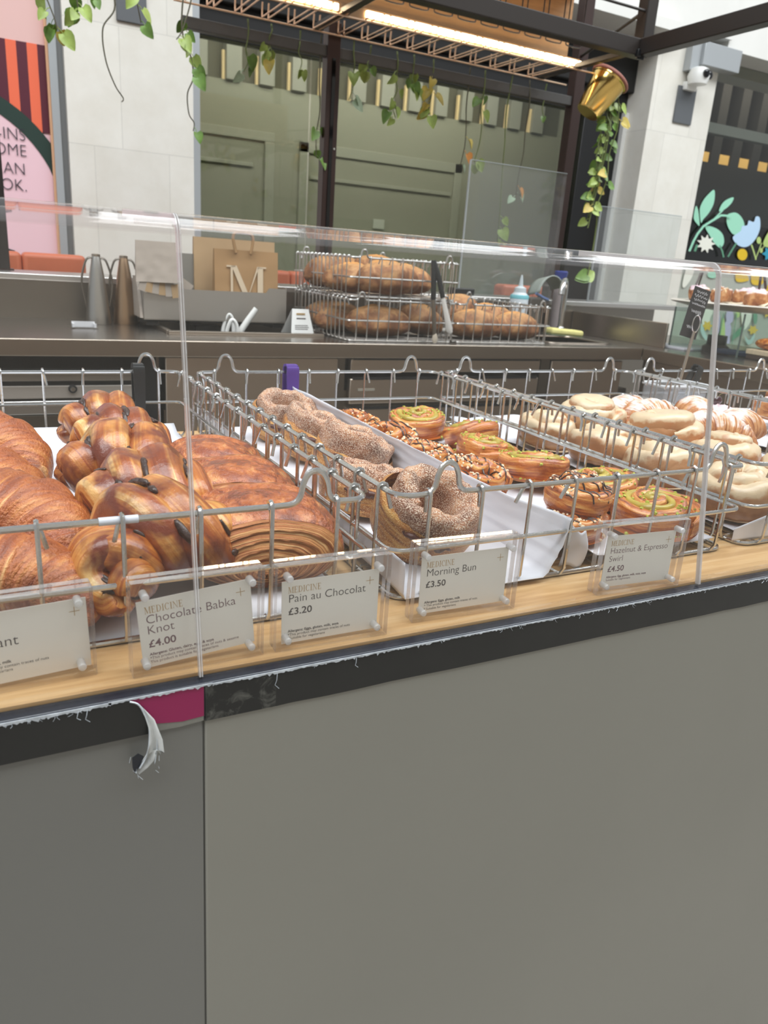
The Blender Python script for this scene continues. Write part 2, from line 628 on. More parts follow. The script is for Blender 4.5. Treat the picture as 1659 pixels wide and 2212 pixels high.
# pink hoarding on the left
pk = thing('pink_sign', 'pink hoarding with striped top, dark green arch and dark lettering left of the stone column', 'sign', (0.2, 5.1, 0))
PINK = plain('pink_vinyl', rgb(233, 196, 204), 0.5)
box('panel', PINK, -1.2, 0.475, 5.08, 5.12, 0.3, 2.9, pk)
box('top_band', plain('blush_vinyl', rgb(222, 182, 176), 0.5), -1.2, 0.475, 5.076, 5.08, 2.335, 2.9, pk)
box('edge_strip', plain('peach_edge', rgb(226, 178, 140), 0.4), 0.462, 0.476, 5.05, 5.08, 0.3, 2.9, pk)
so, sp_ = plain('orange_stripe', rgb(232, 108, 74), 0.5), plain('maroon_stripe', rgb(84, 24, 42), 0.5)
k = 0
x = 0.423
while x > -0.6:
    box('stripe', sp_ if k % 2 == 0 else so, x, x + (0.04 if k == 0 else 0.052), 5.074, 5.08, 1.9, 2.335, pk)
    x -= 0.052
    k += 1
# arch: dark green band and the pink field below it
AX, AZ = -0.10, 1.45
def arc_poly(r0, r1, n=40):
    a = [(AX + r1 * 1.16 * math.cos(t), AZ + r1 * math.sin(t)) for t in [PI * i / n for i in range(n + 1)]]
    b2 = [(AX + r0 * 1.16 * math.cos(t), AZ + r0 * math.sin(t)) for t in [PI * i / n for i in range(n, -1, -1)]]
    return a + b2
m = MB()
n = 40
for i in range(n):
    t0, t1 = PI * i / n, PI * (i + 1) / n
    q = [(AX + r * 1.02 * math.cos(t), AZ + r * math.sin(t)) for r, t in ((0.68, t0), (0.68, t1), (0.60, t1), (0.60, t0))]
    q = [(min(p[0], 0.462), p[1]) for p in q]
    m.prism(q, lambda a, b: (a, 5.066, b), (0, 0.006, 0))
m.build('arch_band', plain('forest_vinyl', rgb(28, 52, 44), 0.5), pk, smooth=False)
inner = [(AX + 0.61 * 1.02 * math.cos(PI * i / n), AZ + 0.61 * math.sin(PI * i / n)) for i in range(n + 1)]
inner = [(min(p[0], 0.462), p[1]) for p in inner]
inner = [(0.462, 0.3)] + inner + [(AX - 0.61 * 1.02, 0.3)]
MB().prism(inner, lambda a, b: (a, 5.070, b), (0, 0.004, 0)).build('arch_field', PINK, pk, smooth=False)
FACE_Y = Matrix(((1, 0, 0), (0, 0, -1), (0, 1, 0)))   # lettering facing -Y
SIGNINK = plain('sign_ink', rgb(44, 42, 52), 0.6)
for body, xr, z in (('-INS', 0.335, 1.845), ('OME', 0.335, 1.765), ('CAN', 0.323, 1.67), ('OK.', 0.325, 1.585)):
    text('lettering', body, SIGNINK, 0.088, FACE_Y, (xr, 5.064, z), pk, 'RIGHT', -0.0014, width=0.9)
for xa, xb, zc in ((0.19, 0.235, 1.263), (0.27, 0.31, 1.243)):
    MB().obox(((xa + xb) / 2, 5.062, zc), (xb - xa, 0.004, 0.011), Euler((0, 0.25, 0))).build('dash', SIGNINK, pk, smooth=False)

# recessed dark panels, duct and cameras on the columns
o = box('wall_grille', plain('slate_panel', rgb(92, 95, 98), 0.5), 0.83, 0.992, 4.985, 5.0, 2.505, 2.72, bevel=0.003)
tag(o, 'slate grey panel set high in the left stone column', 'panel')
o = box('wall_grille', MATS['slate_panel'], 5.10, 5.30, 4.985, 5.0, 2.565, 2.83, bevel=0.003)
tag(o, 'slate grey panel under the white security camera', 'panel')
dk = thing('cable_duct', 'grey metal duct box on the facade above the security camera', 'duct', (5.4, 5.0, 3.0))
GREYD = plain('grey_duct', rgb(168, 172, 174), 0.4, 0.2)
box('box_section', GREYD, 5.22, 5.64, 4.9, 5.0, 2.98, 3.14, dk, bevel=0.004)
box('drop_section', GREYD, 5.12, 5.22, 4.93, 5.0, 2.93, 3.2, dk, bevel=0.004)
cc = thing('security_camera', 'white double-eyed security camera on the right stone column', 'camera', (5.19, 4.93, 2.9))
MB().lathe([(0.03, -0.06), (0.07, -0.055), (0.085, 0), (0.07, 0.05), (0.04, 0.065)], (5.20, 4.90, 2.89), 20).build('housing', WHITE, cc)
box('mount', WHITE, 5.14, 5.26, 4.95, 5.0, 2.80, 2.86, cc, bevel=0.006)
for dx, dy in ((-0.01, -0.078), (0.055, -0.05)):
    MB().lathe([(0.03, 0), (0.03, 0.012), (0.02, 0.018)], (5.2 + dx, 4.90 + dy, 2.90), 16, Matrix(((1, 0, 0), (0, 0, -1), (0, 1, 0)))).build('lens', BLACKGLOSS, cc)

# shop on the right: dark interior, lit niches and the flower mural on its glass
w2 = thing('window_2', 'dark shop window right of the stone column with painted flowers', 'window', (7.0, 5.2, 0))
w2['kind'] = 'structure'
box('pane', clear('shop_glass', (0.80, 0.82, 0.80, 1), 1.45), 5.52, 9.0, 5.21, 5.218, 0.2, 3.14, w2)
box('sill', wf, 5.52, 9.0, 5.15, 5.3, 0.0, 0.2, w2)
DK = plain('charcoal_wall', rgb(70, 68, 66), 0.8)
struct('wall_dark_back', plain('dark_taupe_wall', rgb(58, 50, 50), 0.8), 5.3, 9.5, 6.7, 6.8, 0, 2.0)
struct('wall_dark_upper', DK, 5.3, 9.5, 6.2, 6.8, 2.0, 2.56)
struct('wall_niche_back', plain('bronze_recess', rgb(120, 92, 60), 0.7), 5.3, 9.5, 6.5, 6.6, 2.56, 3.6)
struct('ceiling_dark', DK, 5.3, 9.5, 5.5, 6.8, 3.6, 3.65)
struct('beam_right', plain('pale_transom', rgb(150, 148, 142), 0.5), 5.52, 9.0, 5.22, 5.3, 2.60, 2.68)
nf = thing('slat_frieze', 'dark slats over small niches with amber glow panels in the right shop', 'wall panel', (6.5, 6.3, 2.56))
AMBER = plain('amber_niche_glow', (0.9, 0.6, 0.2, 1), 0.5, emit=(1.0, 0.55, 0.14, 1), estr=0.5)
for i in range(9):
    x = 6.05 + i * 0.31
    box('slat', DK, x, x + 0.13, 6.22, 6.5, 2.56, 3.55, nf)
    box('glow_patch', AMBER, x + 0.145, x + 0.295, 6.235, 6.25, 2.56, 2.66, nf)  # glowing panel stands in for warm light grazing the niche
# painted flowers
MC = dict(mint=rgb(158, 218, 190), cream=rgb(232, 232, 220), sky=rgb(188, 216, 240), lime=rgb(184, 206, 128), yellow=rgb(222, 186, 40), teal=rgb(50, 150, 178), lilac=rgb(198, 186, 222), green=rgb(96, 152, 122), mist=rgb(178, 206, 204))
MCM = {k_: plain('paint_' + k_, c_, 0.6) for k_, c_ in MC.items()}
MURAL = [
    ('leaf', 'mint', [(5.951, 2.154), (5.976, 2.122), (5.984, 2.042), (5.947, 1.962), (5.889, 1.9), (5.87, 1.87), (5.833, 1.945), (5.823, 2.0), (5.852, 2.065), (5.902, 2.118)]),
    ('leaf', 'mint', [(6.222, 2.117), (6.214, 2.07), (6.152, 2.015), (6.073, 1.983), (6.084, 2.037), (6.131, 2.084)]),
    ('leaf', 'mint', [(5.764, 2.001), (5.806, 1.963), (5.855, 1.848), (5.813, 1.862), (5.764, 1.904)]),
    ('leaf', 'mint', [(6.183, 1.953), (6.209, 1.977), (6.295, 1.992), (6.387, 1.956), (6.444, 1.888), (6.396, 1.818), (6.32, 1.805), (6.25, 1.843), (6.2, 1.897)]),
    ('leaf', 'mint', [(5.926, 1.847), (6.071, 1.84), (6.175, 1.794), (6.213, 1.724), (6.176, 1.677), (6.086, 1.715), (6.015, 1.767)]),
    ('daisy', 'cream', [(6.102, 1.708), (6.055, 1.688), (6.088, 1.655), (6.03, 1.66), (6.023, 1.623), (5.981, 1.65), (5.939, 1.627), (5.931, 1.664), (5.874, 1.665), (5.905, 1.695), (5.859, 1.719), (5.913, 1.727), (5.9, 1.764), (5.953, 1.747), (5.978, 1.779), (6.005, 1.745), (6.058, 1.758), (6.045, 1.722)]),
    ('tulip', 'sky', [(6.315, 1.782), (6.401, 1.84), (6.41, 1.885), (6.476, 1.898), (6.486, 1.939), (6.558, 1.934), (6.572, 1.981), (6.627, 1.976), (6.662, 1.89), (6.638, 1.799), (6.567, 1.726), (6.479, 1.705), (6.378, 1.728)]),
    ('bud', 'lime', [(6.712, 1.781), (6.713, 1.768), (6.708, 1.756), (6.698, 1.749), (6.684, 1.749), (6.67, 1.754), (6.658, 1.764), (6.651, 1.777), (6.649, 1.791), (6.654, 1.802), (6.664, 1.809), (6.678, 1.81), (6.692, 1.805), (6.704, 1.795)]),
    ('bud', 'lime', [(6.766, 1.694), (6.767, 1.684), (6.763, 1.676), (6.756, 1.671), (6.747, 1.67), (6.737, 1.674), (6.728, 1.682), (6.723, 1.691), (6.722, 1.701), (6.725, 1.709), (6.732, 1.714), (6.742, 1.715), (6.752, 1.711), (6.76, 1.704)]),
    ('leaf', 'lime', [(6.826, 1.888), (6.779, 1.847), (6.748, 1.761), (6.789, 1.73), (6.876, 1.744)]),
    ('bloom', 'yellow', [(6.559, 1.643), (6.559, 1.62), (6.545, 1.6), (6.521, 1.589), (6.49, 1.587), (6.459, 1.595), (6.434, 1.612), (6.42, 1.634), (6.42, 1.656), (6.433, 1.676), (6.457, 1.687), (6.488, 1.689), (6.519, 1.681), (6.544, 1.665)]),
    ('bloom', 'teal', [(6.968, 1.677), (6.927, 1.654), (6.936, 1.617), (6.878, 1.63), (6.832, 1.611), (6.816, 1.647), (6.763, 1.663), (6.803, 1.686), (6.795, 1.722), (6.851, 1.709), (6.897, 1.729), (6.913, 1.693)]),
    ('bloom', 'yellow', [(6.446, 1.496), (6.531, 1.508), (6.619, 1.455), (6.646, 1.41), (6.484, 1.394)]),
    ('bloom', 'yellow', [(6.669, 1.489), (6.738, 1.5), (6.839, 1.475), (6.862, 1.389), (6.71, 1.382)]),
    ('leaf', 'yellow', [(6.96, 1.394), (6.966, 1.339), (6.914, 1.273), (6.871, 1.251), (6.905, 1.336)]),
    ('daisy', 'cream', [(5.787, 1.492), (5.877, 1.482), (5.868, 1.394), (5.804, 1.309), (5.764, 1.337)]),
    ('leaf', 'mint', [(6.202, 1.441), (6.199, 1.428), (6.183, 1.416), (6.158, 1.409), (6.128, 1.408), (6.1, 1.412), (6.078, 1.421), (6.068, 1.434), (6.071, 1.447), (6.086, 1.458), (6.111, 1.465), (6.141, 1.467), (6.169, 1.462), (6.191, 1.453)]),
    ('leaf', 'mint', [(6.053, 1.131), (6.091, 1.117), (6.072, 1.024), (6.028, 0.961), (6.021, 1.046)]),
    ('daisy', 'cream', [(6.08, 1.117), (6.23, 1.114), (6.216, 1.044), (6.215, 0.965), (6.154, 1.018), (6.151, 0.948), (6.106, 1.025)]),
    ('daisy', 'cream', [(6.638, 1.135), (6.774, 1.132), (6.796, 1.028), (6.723, 0.945), (6.662, 1.04)]),
    ('daisy', 'yellow', [(6.271, 0.975), (6.24, 0.958), (6.246, 0.93), (6.205, 0.941), (6.171, 0.928), (6.16, 0.956), (6.121, 0.971), (6.151, 0.987), (6.146, 1.015), (6.187, 1.004), (6.22, 1.017), (6.231, 0.989)]),
    ('daisy', 'yellow', [(6.937, 0.95), (6.906, 0.933), (6.912, 0.905), (6.87, 0.917), (6.835, 0.904), (6.823, 0.932), (6.782, 0.946), (6.813, 0.963), (6.807, 0.991), (6.849, 0.979), (6.883, 0.993), (6.896, 0.965)]),
    ('daisy', 'yellow', [(7.116, 1.127), (7.081, 1.108), (7.089, 1.076), (7.04, 1.089), (7.0, 1.074), (6.986, 1.105), (6.94, 1.121), (6.974, 1.14), (6.967, 1.171), (7.016, 1.159), (7.055, 1.174), (7.069, 1.143)]),
    ('spike', 'lilac', [(6.359, 1.016), (6.37, 0.969), (6.373, 0.93), (6.367, 0.908), (6.354, 0.908), (6.335, 0.929), (6.316, 0.967), (6.298, 1.015), (6.287, 1.062), (6.285, 1.1), (6.29, 1.121), (6.304, 1.121), (6.322, 1.101), (6.342, 1.063)]),
    ('spike', 'lilac', [(6.533, 1.069), (6.536, 1.041), (6.528, 1.019), (6.51, 1.006), (6.486, 1.005), (6.46, 1.017), (6.438, 1.038), (6.425, 1.065), (6.422, 1.093), (6.43, 1.115), (6.448, 1.127), (6.472, 1.128), (6.498, 1.117), (6.519, 1.096)]),
    ('spike', 'lilac', [(6.533, 0.949), (6.54, 0.911), (6.536, 0.88), (6.522, 0.863), (6.501, 0.862), (6.477, 0.879), (6.454, 0.909), (6.438, 0.947), (6.431, 0.985), (6.435, 1.015), (6.449, 1.032), (6.47, 1.033), (6.494, 1.017), (6.517, 0.987)]),
    ('spike', 'lilac', [(6.547, 0.845), (6.551, 0.82), (6.547, 0.8), (6.536, 0.789), (6.52, 0.789), (6.502, 0.8), (6.486, 0.819), (6.475, 0.843), (6.472, 0.868), (6.476, 0.887), (6.487, 0.899), (6.503, 0.899), (6.52, 0.888), (6.536, 0.869)]),
    ('leaf', 'lime', [(6.452, 0.931), (6.466, 0.876), (6.47, 0.831), (6.464, 0.806), (6.449, 0.806), (6.429, 0.831), (6.406, 0.875), (6.386, 0.93), (6.373, 0.985), (6.369, 1.028), (6.375, 1.053), (6.389, 1.053), (6.41, 1.029), (6.432, 0.986)]),
    ('leaf', 'green', [(6.708, 0.993), (6.697, 0.912), (6.571, 0.845), (6.607, 0.926)]),
    ('leaf', 'mist', [(6.103, 0.994), (6.171, 0.917), (6.24, 0.84), (6.191, 0.847), (6.114, 0.916)]),
    ('leaf', 'mist', [(6.739, 0.897), (6.829, 0.849), (6.892, 0.924), (6.884, 0.834), (6.817, 0.808)]),
    ('leaf', 'green', [(6.874, 1.079), (6.881, 1.047), (6.88, 1.022), (6.872, 1.007), (6.858, 1.007), (6.84, 1.021), (6.823, 1.046), (6.809, 1.077), (6.802, 1.108), (6.803, 1.133), (6.811, 1.147), (6.825, 1.148), (6.843, 1.134), (6.86, 1.11)]),
    ('bud', 'lime', [(6.61, 1.095), (6.611, 1.081), (6.606, 1.07), (6.595, 1.063), (6.581, 1.063), (6.567, 1.068), (6.555, 1.079), (6.547, 1.093), (6.546, 1.106), (6.551, 1.118), (6.562, 1.124), (6.576, 1.124), (6.59, 1.119), (6.602, 1.108)]),
    ('stem', 'mint', [(5.776, 1.618), (5.805, 1.705), (5.84, 1.771), (5.895, 1.837), (5.997, 1.894), (6.088, 1.943), (6.217, 1.947), (6.214, 1.965), (6.077, 1.96), (5.977, 1.908), (5.873, 1.849), (5.814, 1.779), (5.779, 1.711), (5.749, 1.623)]),
    ('stem', 'mint', [(6.003, 1.906), (6.046, 1.945), (6.099, 1.992), (6.084, 1.999), (6.032, 1.952), (5.988, 1.913)]),
    ('stem', 'lime', [(6.556, 1.731), (6.613, 1.667), (6.665, 1.602), (6.682, 1.606), (6.63, 1.672), (6.573, 1.736)]),
    ('stem', 'green', [(6.344, 1.736), (6.305, 1.674), (6.268, 1.609), (6.288, 1.603), (6.325, 1.669), (6.363, 1.731)]),
    ('stem', 'lime', [(6.694, 1.759), (6.674, 1.674), (6.655, 1.604), (6.667, 1.602), (6.686, 1.672), (6.706, 1.757)]),
    ('stem', 'lime', [(6.793, 1.797), (6.716, 1.7), (6.725, 1.697), (6.801, 1.794)]),
    ('stem', 'green', [(6.128, 1.693), (6.176, 1.646), (6.208, 1.596), (6.227, 1.6), (6.194, 1.651), (6.145, 1.699)]),
    ('stem', 'green', [(5.828, 1.685), (5.812, 1.627), (5.84, 1.622), (5.856, 1.681)]),
    ('stem', 'green', [(6.363, 1.095), (6.372, 0.89), (6.384, 0.77), (6.396, 0.769), (6.384, 0.889), (6.375, 1.095)]),
    ('stem', 'green', [(6.546, 1.101), (6.562, 0.894), (6.576, 0.773), (6.588, 0.772), (6.575, 0.893), (6.558, 1.1)]),
    ('stem', 'mist', [(6.33, 0.826), (6.26, 0.905), (6.253, 0.902), (6.322, 0.824)]),
]

fm = thing('flower_mural', 'painted mint leaves, blue tulip and yellow blooms on the right shop window', 'mural', (6.2, 5.2, 1.2))
box('painted_reflection', plain('pale_glass_reflection', rgb(172, 176, 166), 0.6), 5.56, 9.0, 5.206, 5.209, 0.3, 1.50, fm)  # reflection in the lower glass, put into the colour of a pale sheet
dep = 5.204
for nme, c_, poly in MURAL:
    dep -= 0.0007
    pts = crom([(p[0], p[1], 0) for p in poly], 4, True) if nme in ('leaf', 'tulip', 'bloom', 'daisy', 'bud', 'spike') else [Vector((p[0], p[1], 0)) for p in poly]
    MB().prism([(p.x, p.y) for p in pts], lambda a, b: (a, dep, b), (0, 0.0006, 0)).build({'stem': 'stem', 'spike': 'flower_spike'}.get(nme, nme), MCM[c_], fm, smooth=False, fixn=False)

# ------------------------------------------------------------------ front service counter
GREYP = plain('grey_laminate', rgb(133, 131, 122), 0.42, var=0.035, vscale=2.2, bmp=0.02, bscale=120)
GREYP2 = plain('grey_laminate_shaded', rgb(114, 113, 108), 0.42, var=0.04, vscale=2.5, bmp=0.02, bscale=120)  # left panel: darker at the seam, plus shade put into its colour
OAK, nt, b, _ = new_mat('oak_laminate')
co = coords(nt, 'Object', (1.2, 16, 16))
n1 = noise_tex(nt, co, 4.0, 5, 0.6, 0.5)
r1 = ramp(nt, [(0.3, rgb(186, 142, 92)), (0.5, rgb(212, 172, 120)), (0.7, rgb(226, 192, 144))])
nt.links.new(n1.outputs[0], r1.inputs[0])
nt.links.new(r1.outputs[0], b.inputs['Base Color'])
b.inputs['Roughness'].default_value = 0.38
TAPE = plain('black_vinyl_tape', rgb(30, 30, 28), 0.38, var=0.15, vscale=30)
SCUFF, nt, b, _ = new_mat('scuffed_tape')
co = coords(nt, 'Object')
n1 = noise_tex(nt, co, 70.0, 6, 0.7, 1.0)
r1 = ramp(nt, [(0.5, rgb(28, 28, 26)), (0.72, rgb(92, 92, 86))])
nt.links.new(n1.outputs[0], r1.inputs[0])
nt.links.new(r1.outputs[0], b.inputs['Base Color'])
b.inputs['Roughness'].default_value = 0.5
ct = thing('service_counter', 'grey panelled bakery counter with oak top and torn black edging tape', 'counter', (0.4, 0.5, 0))
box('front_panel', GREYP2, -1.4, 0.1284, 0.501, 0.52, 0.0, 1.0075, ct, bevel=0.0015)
box('front_panel', GREYP, 0.1294, 3.2, 0.500, 0.52, 0.0, 1.0075, ct, bevel=0.0015)
box('panel_joint', plain('joint_grey', rgb(70, 69, 65), 0.6), 0.1275, 0.1302, 0.5016, 0.52, 0.0, 1.006, ct)
box('carcass', plain('pale_brown_carcass', rgb(168, 150, 132), 0.6), -1.4, 3.2, 0.52, 1.31, 0.02, 0.998, ct)
box('oak_top', OAK, -1.4, 3.2, 0.514, 1.325, 1.001, 1.041, ct)
TRIM = plain('glossy_black_trim', rgb(34, 38, 46), 0.22)
box('edge_trim', TRIM, -1.4, 3.2, 0.4995, 0.513, 1.007, 1.0392, ct, bevel=0.0012)
# oak shows through to the outer lip on the left, where the trim is broken
R = random.Random(5)
def ragged(x0, x1, zt, zb, amp, step, rnd):
    """Outline of a strip whose lower edge is torn."""
    xs, low = [], []
    x = x0
    while x < x1:
        xs.append(x)
        low.append(zb - abs(rnd.gauss(0, amp)))
        x += step * rnd.uniform(0.4, 1.6)
    xs.append(x1)
    low.append(zb)
    return [(x0, zt), (x1, zt)] + [(a, b) for a, b in reversed(list(zip(xs, low)))]
MB().prism([(-1.4, 1.0375), (0.0745, 1.0375), (0.079, 1.033), (0.084, 1.028), (0.0865, 1.018), (0.087, 1.0062), (-1.4, 1.0062)], lambda a, b: (a, 0.4985, b), (0, 0.001, 0)).build('edging_tape', TAPE, ct, smooth=False)
MB().prism([(0.070, 1.0378), (0.1285, 1.0378), (0.1285, 1.0115), (0.112, 1.0105), (0.098, 1.0125), (0.0865, 1.0145), (0.084, 1.03)], lambda a, b: (a, 0.4989, b), (0, 0.0006, 0)).build('magenta_patch', plain('magenta_film', rgb(140, 24, 78), 0.35), ct, smooth=False)
MB().prism([(0.086, 1.0148), (0.098, 1.0127), (0.112, 1.0107), (0.1283, 1.0117), (0.1283, 1.0072), (0.11, 1.006), (0.086, 1.0068)], lambda a, b: (a, 0.4992, b), (0, 0.0005, 0)).build('glue_residue', plain('grey_glue', rgb(122, 121, 113), 0.6, var=0.1, vscale=80), ct, smooth=False)
MB().prism([(0.1295, 1.0378), (0.186, 1.0378), (0.186, 1.0068), (0.1295, 1.0068)], lambda a, b: (a, 0.4985, b), (0, 0.001, 0)).build('scuffed_tape', SCUFF, ct, smooth=False)
MB().prism([(0.186, 1.0376), (3.2, 1.0376)] + [(3.2 - i * 0.03, 1.0066 + R.uniform(-0.0004, 0.0004)) for i in range(int(3.014 / 0.03) + 1)] + [(0.186, 1.0066)], lambda a, b: (a, 0.4987, b), (0, 0.001, 0)).build('edging_tape', TAPE, ct, smooth=False)
FRAY = plain('frayed_silver_film', rgb(186, 192, 198), 0.35, 0.2, var=0.25, vscale=120)
mf = MB()
for (a, b_, zt, zb, am) in ((-0.3, 0.062, 1.0388, 1.0372, 0.0010), (0.06, 0.135, 1.0392, 1.0382, 0.0008), (0.135, 0.33, 1.0388, 1.0377, 0.0009), (0.33, 1.2, 1.0388, 1.0379, 0.0007)):
    mf.prism(ragged(a, b_, zt, zb, am, 0.0016, R), lambda a, b: (a, 0.4979, b), (0, 0.0007, 0))
for i in range(34):   # loose threads
    x = R.choice([R.uniform(-0.02, 0.06), R.uniform(0.13, 0.9), R.uniform(0.4, 0.6)])
    L = R.uniform(0.001, 0.004)
    mf.tube([(x, 0.4978, 1.0378), (x + R.uniform(-0.001, 0.001), 0.4965, 1.0378 - L * 0.5), (x + R.uniform(-0.003, 0.002), 0.4962, 1.0378 - L)], 0.00013, 3)
for x, L in ((0.046, 0.009), (0.040, 0.006), (0.1865, 0.013), (0.2555, 0.008)):
    mf.tube([(x, 0.498, 1.037), (x - 0.001, 0.4962, 1.037 - L * 0.4), (x - 0.0005 - L * 0.15, 0.496, 1.037 - L * 0.7), (x + 0.001, 0.496, 1.037 - L)], 0.00022, 4)
mf.build('frayed_edge', FRAY, ct, smooth=False, fixn=False)
# torn flap of tape hanging forward
PALETAPE = plain('tape_underside', rgb(196, 198, 196), 0.5, var=0.12, vscale=60)
FLAP = [(0.081, 1.033), (0.086, 1.027), (0.090, 1.022), (0.092, 1.013), (0.095, 1.005), (0.098, 0.996), (0.096, 0.994), (0.0935, 0.988), (0.0915, 0.997), (0.089, 0.987), (0.084, 0.982), (0.078, 0.978), (0.075, 0.982), (0.080, 0.987), (0.084, 0.994), (0.0862, 1.003), (0.087, 1.013), (0.0845, 1.024)]
m = MB()
half = len(FLAP) // 2
rows = [(FLAP[0], FLAP[0]), (FLAP[1], FLAP[17]), (FLAP[2], FLAP[16]), (FLAP[4], FLAP[15]), (FLAP[6], FLAP[14]), (FLAP[8], FLAP[14]), (FLAP[9], FLAP[13]), (FLAP[10], FLAP[13]), (FLAP[11], FLAP[12])]
vs, fs = [], []
for i, (a, b_) in enumerate(rows):
    for k in range(5):
        t_ = k / 4
        x, z = a[0] + (b_[0] - a[0]) * t_, a[1] + (b_[1] - a[1]) * t_
        y = 0.4975 - 0.0065 * math.sin(min(1, i / 6) * PI * 0.8) - 0.0022 * math.cos(t_ * 5.5) * min(1, i / 3)
        vs.append((x, y, z))
for i in range(len(rows) - 1):
    for k in range(4):
        fs.append((i * 5 + k, i * 5 + k + 1, i * 5 + k + 6, i * 5 + k + 5))
fl = m.add(vs, fs).build('torn_flap', PALETAPE, ct, angle=50)
md = fl.modifiers.new('thickness', 'SOLIDIFY'); md.thickness = 0.0005
MB().prism([(0.0735, 0.994), (0.078, 0.996), (0.082, 0.992), (0.079, 0.985), (0.075, 0.980), (0.0735, 0.986)], lambda a, b: (a, 0.4905 + (a - 0.0735) * 0.2, b), (0, 0.0006, 0)).build('curled_tip', plain('navy_black_tape', rgb(22, 26, 34), 0.35), ct, smooth=False)
m = MB()
m.tube(crom([(0.0745, 0.4975, 1.037), (0.081, 0.4965, 1.033), (0.0865, 0.4945, 1.018), (0.0862, 0.492, 1.003), (0.0835, 0.4915, 0.992), (0.0785, 0.4905, 0.984)], 5), 0.0007, 5)
m.tube(crom([(0.0925, 0.4935, 1.013), (0.0915, 0.491, 0.998), (0.0895, 0.4905, 0.986)], 5), 0.0004, 4)
for k in range(12):
    x, z = R.uniform(0.072, 0.094), R.uniform(0.977, 0.998)
    m.tube([(x, 0.4915, z), (x + R.uniform(-0.003, 0.003), 0.490, z - R.uniform(0.001, 0.004))], 0.00015, 3)
m.build('torn_edge', FRAY, ct)

# ------------------------------------------------------------------ curved acrylic screens along the counter
LEAN = math.radians(9.2)
def screen_profile(th):
    Z1 = 1.3575
    L = (Z1 - 1.041) / math.cos(LEAN)
    out, inn = [], []
    y0, z0 = 0.5055, 1.0415
    d = Vector((math.sin(LEAN), math.cos(LEAN)))
    nrm = Vector((-math.cos(LEAN), math.sin(LEAN)))    # outward, to the customer
    a0 = Vector((y0, z0)); a1 = a0 + d * L
    rad = 0.0165
    cen = a1 - nrm * rad
    for s in (0.0, 0.25, 0.5, 0.75, 1.0):
        p = a0 + d * L * s
        out.append(p + nrm * 0); inn.append(p - nrm * th)
    ang0 = math.atan2(nrm.y, nrm.x)
    for i in range(1, 11):
        a = ang0 + (PI / 2 - ang0) * i / 10
        v = Vector((math.cos(a), math.sin(a)))
        out.append(cen + v * rad); inn.append(cen + v * (rad - th))
    e = out[-1]
    for q in (0.06, 0.13, 0.20):
        out.append(e + Vector((q, 0))); inn.append(e + Vector((q, -th)))
    return out, inn
def screen(x0, x1, label):
    t = thing('sneeze_screen', label, 'acrylic screen', ((x0 + x1) / 2, 0.507, 1.041), group='clear screens along the counter')
    out, inn = screen_profile(0.005)
    def strip(a, b_, name, mat):
        ring = out[a:b_] + inn[a:b_][::-1]
        n = len(ring)
        m = MB()
        vs = [(x0 + 0.001, p.x, p.y) for p in ring] + [(x1 - 0.001, p.x, p.y) for p in ring]
        k = b_ - a
        m.add(vs, [(i, (i + 1) % n, n + (i + 1) % n, n + i) for i in range(n) if i not in (k - 1, n - 1)])
        m.build(name, mat, t, angle=25)
    strip(0, 5, 'front_sheet', ACRYL)
    strip(4, 15, 'bent_edge', BENDM)
    strip(14, 18, 'top_sheet', ACRYL)
    for xa in (x0 + 0.0004, x1 - 0.0014):
        e = MB()
        k = len(out)
        for i in range(k - 1):
            q = [out[i], out[i + 1], inn[i + 1], inn[i]]
            e.prism([(p.x, p.y) for p in q], lambda a, b: (xa, a, b), (0.001, 0, 0))
        e.build('polished_edge', SEAME, t, smooth=False)
    box('base_strip', ACRYL_BLOCK, x0 + 0.003, x1 - 0.003, 0.5125, 0.5165, 1.0412, 1.0455, t)
    return t
screen(-0.42, 0.1285, 'clear curved acrylic screen over the croissants, cut off by the left picture edge')
screen(0.1285, 0.6705, 'clear curved acrylic screen between the two upright seams over the middle baskets')
screen(0.6705, 1.22, 'clear curved acrylic screen at the right end, in front of the iced buns')

